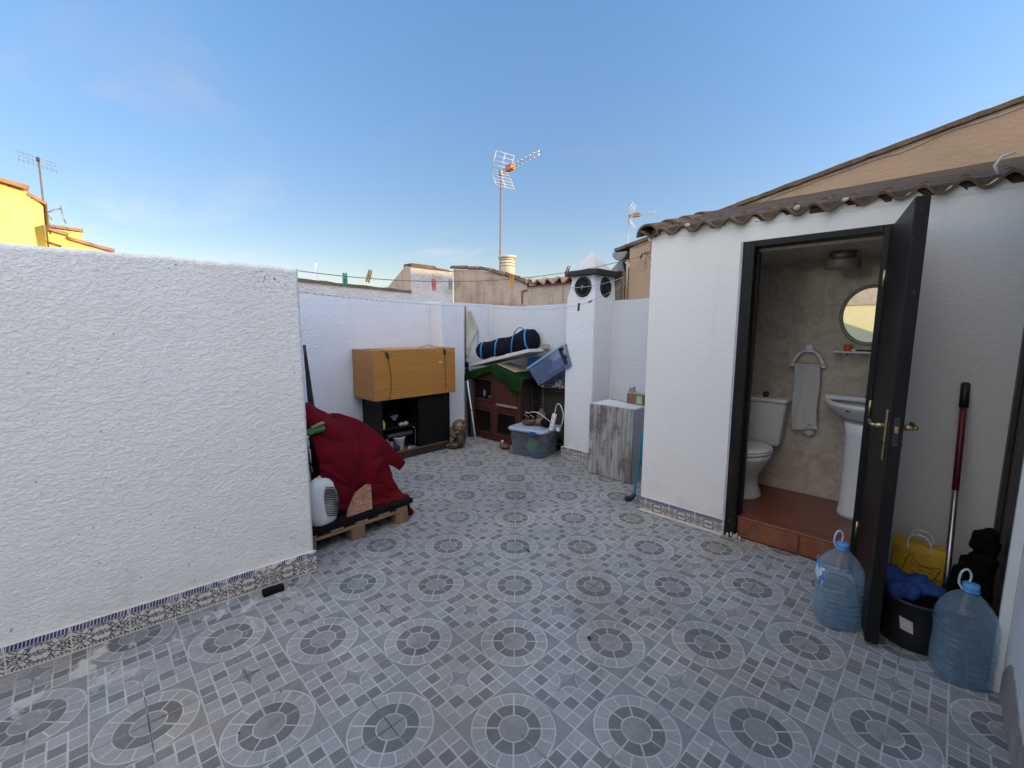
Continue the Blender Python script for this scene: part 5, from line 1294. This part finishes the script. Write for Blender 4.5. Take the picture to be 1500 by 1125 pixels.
fh = thing('fan_heater', 'white oval fan heater standing at the near wall end on the black mat', 'fan heater', (-1.268, -2.135, .174), .25)
def oval2(rx, ry, z, n=28, dx=0, e=.8):
    out = []
    for k in range(n):
        a = 2 * PI * k / n; c, s = math.cos(a), math.sin(a)
        out.append((dx + rx * abs(c) ** e * (1 if c > 0 else -1), ry * abs(s) ** e * (1 if s > 0 else -1), z))
    return out
mb = MB(); mb.loft([oval2(.055, .082, 0), oval2(.06, .09, .008), oval2(.062, .102, .06, dx=.002), oval2(.062, .112, .14, dx=.004), oval2(.058, .108, .21, dx=.002), oval2(.05, .088, .27, dx=-.004), oval2(.04, .062, .30, dx=-.01), oval2(.022, .034, .315, dx=-.016)]); build('heater_body', mb, m_white_plastic, fh)
mb = MB()
for k in range(17):
    z = .050 + .0125 * k; q = 1 - ((z - .15) / .125) ** 2
    wd = .085 * math.sqrt(max(.05, q)); mb.box(.060, .0685, .012 - wd * .55, .012 + wd, z, z + .0052, .001, rot=RX(-.28))
build('front_grille', mb, m_black_paint, fh)
mb = MB(); mb.lathe([(.016, .0), (.014, .014)], (-.012, .0, .312), 14); build('thermostat_knob', mb, m_white_plastic, fh)
st = MB(); st.prism([(-.105, 0), (.09, .005), (.095, .185), (.065, .190), (-.03, .150), (-.09, .045)], -.018, .018, 'X', .004); st.wobble(.004, 18)
ms, t, b = new_mat('scratched_terracotta'); v = coords(t); q = noi(t, v, 13, 5, .65, 2.2)
c = mixc(t, noi(t, v, 6, 4), (.24, .11, .065), (.36, .17, .10)); t.links.new(mixc(t, (abs(q - .5)).lt(.012), c, (.56, .42, .33)), b.inputs['Base Color']); b.inputs['Roughness'].default_value = .8; bump(t, b, q, .003)
tag(build('terracotta_slab', st, ms, None, loc=(-1.222, -1.885, .175), rot=(0, -.16, 0)), 'broken terracotta slab leaning on the red cover', 'slab')
mb = MB(); mb.box(-.035, .035, -.07, .06, -.012, .012, .008); mb.subdiv(4); mb.wobble(.016, 18)
gp = build('green_packet', mb, M('green_foil', (.03, .20, .03), .3, .4, 16), None, loc=(-1.40, -2.10, .80), rot=(.3, .35, .2)); tag(gp, 'green packet tucked in a fold of the red cover beside the wall', 'packet')
mb = MB(); mb.box(-.03, -.005, -.02, .07, .016, .020, .001); mb.subdiv(3); mb.wobble(.010, 30); build('packet_seal', mb, m_cardboard, gp)
pr_ = thing('folded_parasol', 'folded dark parasol leaning on the wall behind the red cover', 'parasol', (-2.15, -1.84, 0))
mb = MB(); mb.tube([(.03, .04, .0), (-.13, .022, 1.36)], .014, 8); build('shaft', mb, m_black_paint, pr_)
mb = MB(); rings = []
for i in range(13):
    s = i / 12; r = .036 - .026 * s; c_ = Vector((.0, .036, .28)).lerp(Vector((-.128, .022, 1.35)), s)
    rings.append([c_ + Vector((math.cos(2 * PI * k / 24) * r * (1 + .22 * (k % 3 == 0)), math.sin(2 * PI * k / 24) * r * (1 + .22 * (k % 3 == 0)), 0)) for k in range(24)])
mb.loft(rings); build('folded_canopy', mb, M('charcoal_canopy', (.025, .025, .03), .85, .3, 14, .003, 80), pr_)
mb = MB(); mb.tube([(.06, -.03, .0), (-.10, -.07, 1.2)], .010, 8); tag(build('grey_stick', mb, m_steel, None, loc=(-2.15, -1.84, 0)), 'thin grey stick leaning beside the folded parasol', 'stick')
mb = MB(); mb.box(-.055, .055, -.021, .021, 0, .036, .008); mb.subdiv(2); mb.wobble(.005, 26)
tag(build('black_sponge', mb, m_black_cloth, None, loc=(-.928, -2.572, 0.0), rot=(0, 0, 1.42)), 'black sponge block on the floor at the foot of the near wall', 'sponge')

# ------------------------------------------------------------------ drift-wood cabinet by the chimney and what is on it
gc = thing('grey_cabinet', 'grey driftwood-effect cabinet against the wall beside the chimney', 'cabinet', (-.60, .47, 0))
mb = MB(); mb.box(-.247, .247, .018, .41, .004, .728, .002); build('carcass', mb, m_grey_board, gc)
mb = MB(); mb.box(-.25, .25, 0, .0165, .006, .742, .002); build('cabinet_door', mb, m_drift, gc)
mb = MB(); mb.box(-.25, .25, .0175, .412, .729, .745, .002); build('cabinet_top', mb, M('white_laminate_top', (.68, .69, .72), .45, .1, 7), gc)
mb = MB()
for k in range(13):
    x = -.235 + .037 * k; mb.box(x, x + .016, .019, .030, .7452, .7458)
build('worn_edge_chips', mb, M('chip_grey', (.22, .21, .2), .8, .3, 30), gc)
ct_ = thing('carton', 'small brown carton with a green label on the grey cabinet', 'carton', (-.465, .79, .7455), -.18)
mb = MB(); mb.box(-.105, .105, -.065, .065, 0, .105, .003); build('carton_box', mb, wood('brown_carton', (.26, .15, .07), (.15, .085, .04), 2, .8, 5), ct_)
mb = MB(); mb.box(.02, .085, -.0665, -.0652, .012, .095); lb = build('label', mb, M('green_white_label', (.55, .60, .50), .5, .5, 30, col2=(.10, .30, .06)), ct_)
mb = MB(); mb.box(-.105, .105, -.05, .065, .1052, .1085, .001); mb.wobble(.003, 30); build('flap', mb, M('pale_green_flap', (.36, .42, .34), .7, .3, 20), ct_)
gj = thing('glass_jar', 'clear glass jar behind the brown carton on the grey cabinet', 'jar', (-.575, .845, .7455))
mb = MB(); mb.lathe([(.038, 0), (.042, .008), (.042, .11), (.03, .135), (.03, .15), (.026, .15), (.026, .13), (.037, .105), (.037, .01), (.0005, .01)], n=22); build('jar_glass', mb, film('jar_glass_wall', (.50, .52, .50), (.85, .88, .86), .15, .7, .05), gj)
mb = MB(); mb.lathe([(.031, .15), (.033, .152), (.033, .165), (.028, .168)], n=22); build('jar_lid', mb, m_alu, gj)
mb = MB(); mb.tube(spline([(-.80, .80, .7505), (-.74, .79, .760), (-.66, .80, .7515), (-.60, .78, .7515)]), .005, 6); tag(build('bent_rod', mb, m_steel), 'thin bent rod lying on the grey cabinet beside the carton', 'rod')
hz = thing('garden_hose', 'teal garden hose hanging on the outhouse side wall', 'hose', (-.08, .25, 0))
mb = MB()
for k in range(4):
    r = .205 + .010 * k; mb.tube([(-.018 * (k % 2) - .022 + .004 * k, .075 + r * .62 * math.cos(2 * PI * i / 40), .46 + (r + .03) * math.sin(2 * PI * i / 40)) for i in range(40)], .0115, 8, closed=True)
mb.tube(spline([(-.03, -.09, .36), (-.04, -.10, .22), (-.045, -.12, .12), (-.04, -.13, .05)]), .0115, 8); build('hose_coil', mb, m_teal, hz)
mb = MB(); mb.tube(spline([(-.04, -.13, .06), (-.06, -.16, .03), (-.09, -.20, .022)]), .018, 8, r2=.024); build('nozzle', mb, m_black_paint, hz)
pl = thing('wall_plant', 'small green sprig growing from the outhouse corner at the line end', 'plant', (-.02, .04, 2.06))
ml = M('leaf_green', (.07, .12, .035), .5, .4, 12)
mb = MB(); mb.tube(spline([(0, 0, 0), (-.03, -.01, .04), (-.06, -.02, .05), (-.08, -.02, .03)]), .0025, 5); mb.tube(spline([(-.03, -.01, .04), (-.05, .0, -.02), (-.05, .01, -.06)]), .002, 5); build('stem', mb, ml, pl)
mb = MB()
for (x, y, z) in ((-.08, -.02, .03), (-.06, -.02, .055), (-.03, -.015, .055), (-.05, .01, -.06), (-.045, .0, -.03), (-.01, -.01, .06), (-.065, -.01, .03)):
    c = Vector((x, y, z)); d = Vector((random.uniform(-1, 0), random.uniform(-.5, .5), random.uniform(-.6, .6))).normalized() * .028; s = d.cross(Vector((.3, 1, .2))).normalized() * .011
    mb.quad(c, c + d * .5 + s, c + d, c + d * .5 - s)
build('leaf', mb, ml, pl)

# ------------------------------------------------------------------ right hand corner: jugs, bucket, mop, bags
m_pet = None
def mk_pet():
    m, t, b = new_mat('water_jug_plastic'); v = coords(t); n = noi(t, v, 9, 3)
    t.links.new(mixc(t, n, (.33, .52, .70), (.45, .62, .76)), b.inputs['Base Color'])
    b.inputs['Roughness'].default_value = .2; b.inputs['IOR'].default_value = 1.18; b.inputs['Transmission Weight'].default_value = .74
    b.inputs['Coat Weight'].default_value = .4; b.inputs['Coat Roughness'].default_value = .08
    bump(t, b, noi(t, v, 26, 3), .004); return m
m_pet = film('thin_jug_plastic', (.46, .63, .78), (.86, .92, .96), .17, .55, .10, 22); m_cap = M('blue_jug_cap', (.10, .34, .66), .4, .15, 20); m_jh = clear_mat('jug_handle', (.62, .70, .76), .3, .85)
def jug(loc, rz_, label, with_label, dent):
    o = thing('water_jug', label, 'water jug', loc, rz_, 'water jugs beside the door'); w = .093
    mb = MB(); rings = []
    def sq(a, e, z, r):
        out = []
        for k in range(40):
            q = 2 * PI * k / 40; c, s = math.cos(q), math.sin(q)
            p = Vector((a * abs(c) ** e * (1 if c > 0 else -1), a * abs(s) ** e * (1 if s > 0 else -1), z))
            p *= 1 + 0 * r
            nn = noise.noise(Vector((p.x * 14, p.y * 14, z * 11 + loc[0] * 9))) * .006 * dent
            out.append((p.x * (1 + nn * 8), p.y * (1 + nn * 8), z))
        return out
    Z = [(0.002, .80, .6), (.0, .90, .62), (.008, .985, .62)]
    for z, a, e in Z: rings.append(sq(w * a, e, z, 0))
    for i in range(46):
        z = .012 + .235 * i / 45; rib = .5 + .5 * math.cos(2 * PI * z / .0265); a = w * (1.0 - .075 * rib ** 3)
        rings.append(sq(a, .62, z, 1))
    for z, a, e in ((.258, 1.0, .64), (.285, .99, .68), (.315, .93, .76), (.345, .78, .86), (.368, .58, .95), (.385, .38, 1), (.398, .245, 1), (.412, .235, 1)): rings.append(sq(w * a, e, z, 0))
    mb.loft(rings); build('jug_body', mb, m_pet, o)
    mb = MB(); mb.lathe([(.0265, .405), (.028, .408), (.028, .428), (.024, .432), (.0005, .433)], n=22); build('cap', mb, m_cap, o)
    mb = MB(); mb.lathe([(.024, .398), (.031, .400), (.031, .4045), (.024, .406)], n=22, cap=False); build('neck_ring', mb, m_cap, o)
    mb = MB(); mb.tube(spline([(-.028, 0, .404), (-.040, .0, .43), (-.036, .0, .475), (-.018, 0, .492), (-.004, 0, .47), (-.006, 0, .436)]), .0045, 6); build('carry_handle', mb, m_jh, o)
    if with_label:
        mb = MB()
        def lab(u, v):
            q = 2 * PI * (.37 + .17 * u); c, s = math.cos(q), math.sin(q); z = .225 + .095 * v - .02 * u
            a = w * (1.012 if z < .26 else 1.012 - (z - .26) * .9)
            return (a * abs(c) ** .62 * (1 if c > 0 else -1), a * abs(s) ** .62 * (1 if s > 0 else -1), z)
        mb.grid(lab, 14, 6)
        m2, t, b = new_mat('torn_blue_white_label'); v = coords(t); n = noi(t, v, 22, 2)
        t.links.new(mixc(t, n.ss(.48, .54), (.66, .72, .78), (.05, .24, .58)), b.inputs['Base Color']); b.inputs['Roughness'].default_value = .4
        build('paper_label', mb, m2, o, .0012)
    mb = MB(); mb.loft([[(x * .955, y * .955, z) for x, y, z in sq(w * .95, .62, zz, 0)] for zz in (.004, .05, .10, .15, .20 if with_label else .215)]); 
    mw = film('jug_water_' + str(int(loc[0] * 100)), (.30, .46, .58), (.76, .87, .93), .14, .35, .05)
    build('water', mb, mw, o)
jug((1.425, -.605, 0), .55, 'clear water jug with a torn blue label beside the door edge', True, .6)
jug((1.876, -.672, 0), .35, 'unlabelled clear water jug at the right wall below the mop', False, 1.3)

bk = thing('black_bucket', 'black rubber bucket with a white sticker behind the water jug', 'bucket', (1.715, -.515, 0))
mb = MB(); mb.lathe([(.112, 0), (.118, .006), (.130, .10), (.142, .235), (.150, .238), (.150, .25), (.140, .25), (.126, .1), (.114, .012), (.0005, .012)], n=36); build('bucket_wall', mb, M('black_rubber', (.014, .014, .016), .55, .3, 9, .002, 40), bk)
mb = MB()
def stk(u, v):
    a = -PI / 2 - .32 + .36 * u - .05 * v; z = .105 + .062 * v - .008 * u; r = .1325 + (z - .1) * .09; return (r * math.cos(a), r * math.sin(a), z)
mb.grid(stk, 6, 4); build('sticker', mb, M('pinkish_sticker', (.62, .54, .54), .6, .2, 40), bk)
mp = thing('mop', 'mop handle with black grip and dark red upper half standing in the bucket', 'mop', (1.822, -.42, .02))
q0, q1 = Vector((0, 0, 0)), Vector((-.018, .372, 1.218))
mb = MB(); mb.tube([q0, q0.lerp(q1, .57)], .0125, 12); build('steel_shaft', mb, m_alu, mp)
mb = MB(); mb.tube([q0.lerp(q1, .565), q0.lerp(q1, .92)], .0140, 12); build('red_shaft', mb, M('dark_red_paint', (.17, .012, .02), .35, .2, 9), mp)
mb = MB(); mb.tube([q0.lerp(q1, .90), q0.lerp(q1, .995)], .0185, 12); mb.ball(q0.lerp(q1, .995), (.0185, .0185, .012), 2); build('grip', mb, m_black_paint, mp)
mb = MB(); mb.ball(q0 + Vector((0, 0, .05)), (.05, .05, .05), 2); mb.wobble(.012, 30); build('mop_head', mb, M('grey_mop_strands', (.14, .14, .14), .95, .4, 30, .006, 90), mp)
mb = MB()
for (x, y, z, a, b_, c) in ((1.66, -.50, .255, .09, .07, .035), (1.62, -.47, .28, .05, .05, .05), (1.75, -.47, .262, .08, .06, .030), (1.69, -.53, .25, .05, .05, .04), (1.64, -.585, .245, .035, .03, .05), (1.71, -.44, .275, .06, .05, .03)): mb.ball((x, y, z), (a, b_, c), 3)
o = build('blue_rag', mb, M('royal_blue_cloth', (.016, .075, .30), .8, .45, 16, .006, 60)); remesh(o, .010, 1)
k = o.modifiers.new('d', 'DISPLACE'); tx = bpy.data.textures.new('folds', 'CLOUDS'); tx.noise_scale = .05; k.texture = tx; k.strength = .035
tag(o, 'crumpled royal blue rag lying over the black bucket rim', 'rag')
yb = thing('yellow_bag', 'yellow paper bag with white handle and a black cat line drawing', 'bag', (1.712, -.26, 0), -.12)
mb = MB(); mb.loft([rr(-.10, .10, -.05, .05, 0, .006, 1), rr(-.102, .102, -.052, .052, .2, .006, 1), rr(-.104, .104, -.035, .035, .405, .006, 1)]); mb.subdiv(3); mb.wobble(.004, 16); build('bag_body', mb, M('yellow_paper', (.60, .34, .012), .6, .2, 7, .002, 30), yb)
mb = MB()
for y in (-.039, .036): mb.tube(spline([(-.045, y, .375), (-.046, y - .004, .42), (-.025, y - .006, .455), (.02, y - .006, .455), (.042, y - .004, .42), (.044, y, .375)]), .0055, 6)
build('handle', mb, m_white_plastic, yb)
mb = MB()
def onb(x, z): return (x, -.0535 + .018 * max(0, (z - .2) / .205) - .001, z)
def stroke(pts): mb.tube(spline([onb(x, z) for x, z in pts], 6), .0018, 5)
stroke([(-.055, .24), (-.048, .29), (-.03, .345), (-.005, .315), (.02, .305), (.05, .305), (.085, .315), (.08, .28), (.07, .25)])
stroke([(-.025, .305), (.0, .295), (.03, .30), (.09, .29)]); stroke([(.01, .275), (.02, .282), (.03, .274)]); stroke([(.045, .272), (.055, .28), (.065, .272)])
stroke([(.028, .255), (.036, .248), (.046, .256)]); stroke([(-.02, .262), (.012, .256)]); stroke([(-.018, .245), (.012, .248)]); stroke([(.06, .252), (.095, .256)]); stroke([(.06, .246), (.093, .24)])
stroke([(-.05, .25), (-.02, .225), (.03, .215), (.075, .235)])
build('line_drawing', mb, m_black_paint, yb)
mb = MB(); rs = random.Random(4)
for k in range(120):
    q = rs.random(); z = .03 + .52 * q; wd = .095 * (1 - q) + .026; mb.ball((1.885 + .055 * q + rs.uniform(-wd, wd * .6), -.37 + .05 * q + rs.uniform(-.05, .05) * (1 - .5 * q), z), rs.uniform(.020, .036), 1)
o = build('netting_bundle', mb, M('black_netting', (.009, .010, .009), .95, .5, 40, .01, 120, spec=.1)); remesh(o, .008, 0); tag(o, 'rough black bundle of netting propped in the right corner', 'bundle')
# small litter that lies about on the tiles
for k, (x, y, l) in enumerate(((-.20, -1.2, 'dark dry leaf on the tiles near the middle'), (.58, -1.62, 'dark dry leaf on the tiles toward the camera'))):
    mb = MB(); mb.grid(lambda u, v: ((u - .5) * .035, (v - .5) * .02 * (1 - (2 * u - 1) ** 2), .004 + .006 * abs(v - .5) + .004 * math.sin(u * 5)), 6, 4)
    tag(build('dry_leaf', mb, M('dry_leaf_%d' % k, (.07, .05, .035), .9, .3, 60), None, loc=(x, y, 0), rot=(0, 0, k * 1.9)), l, 'leaf')
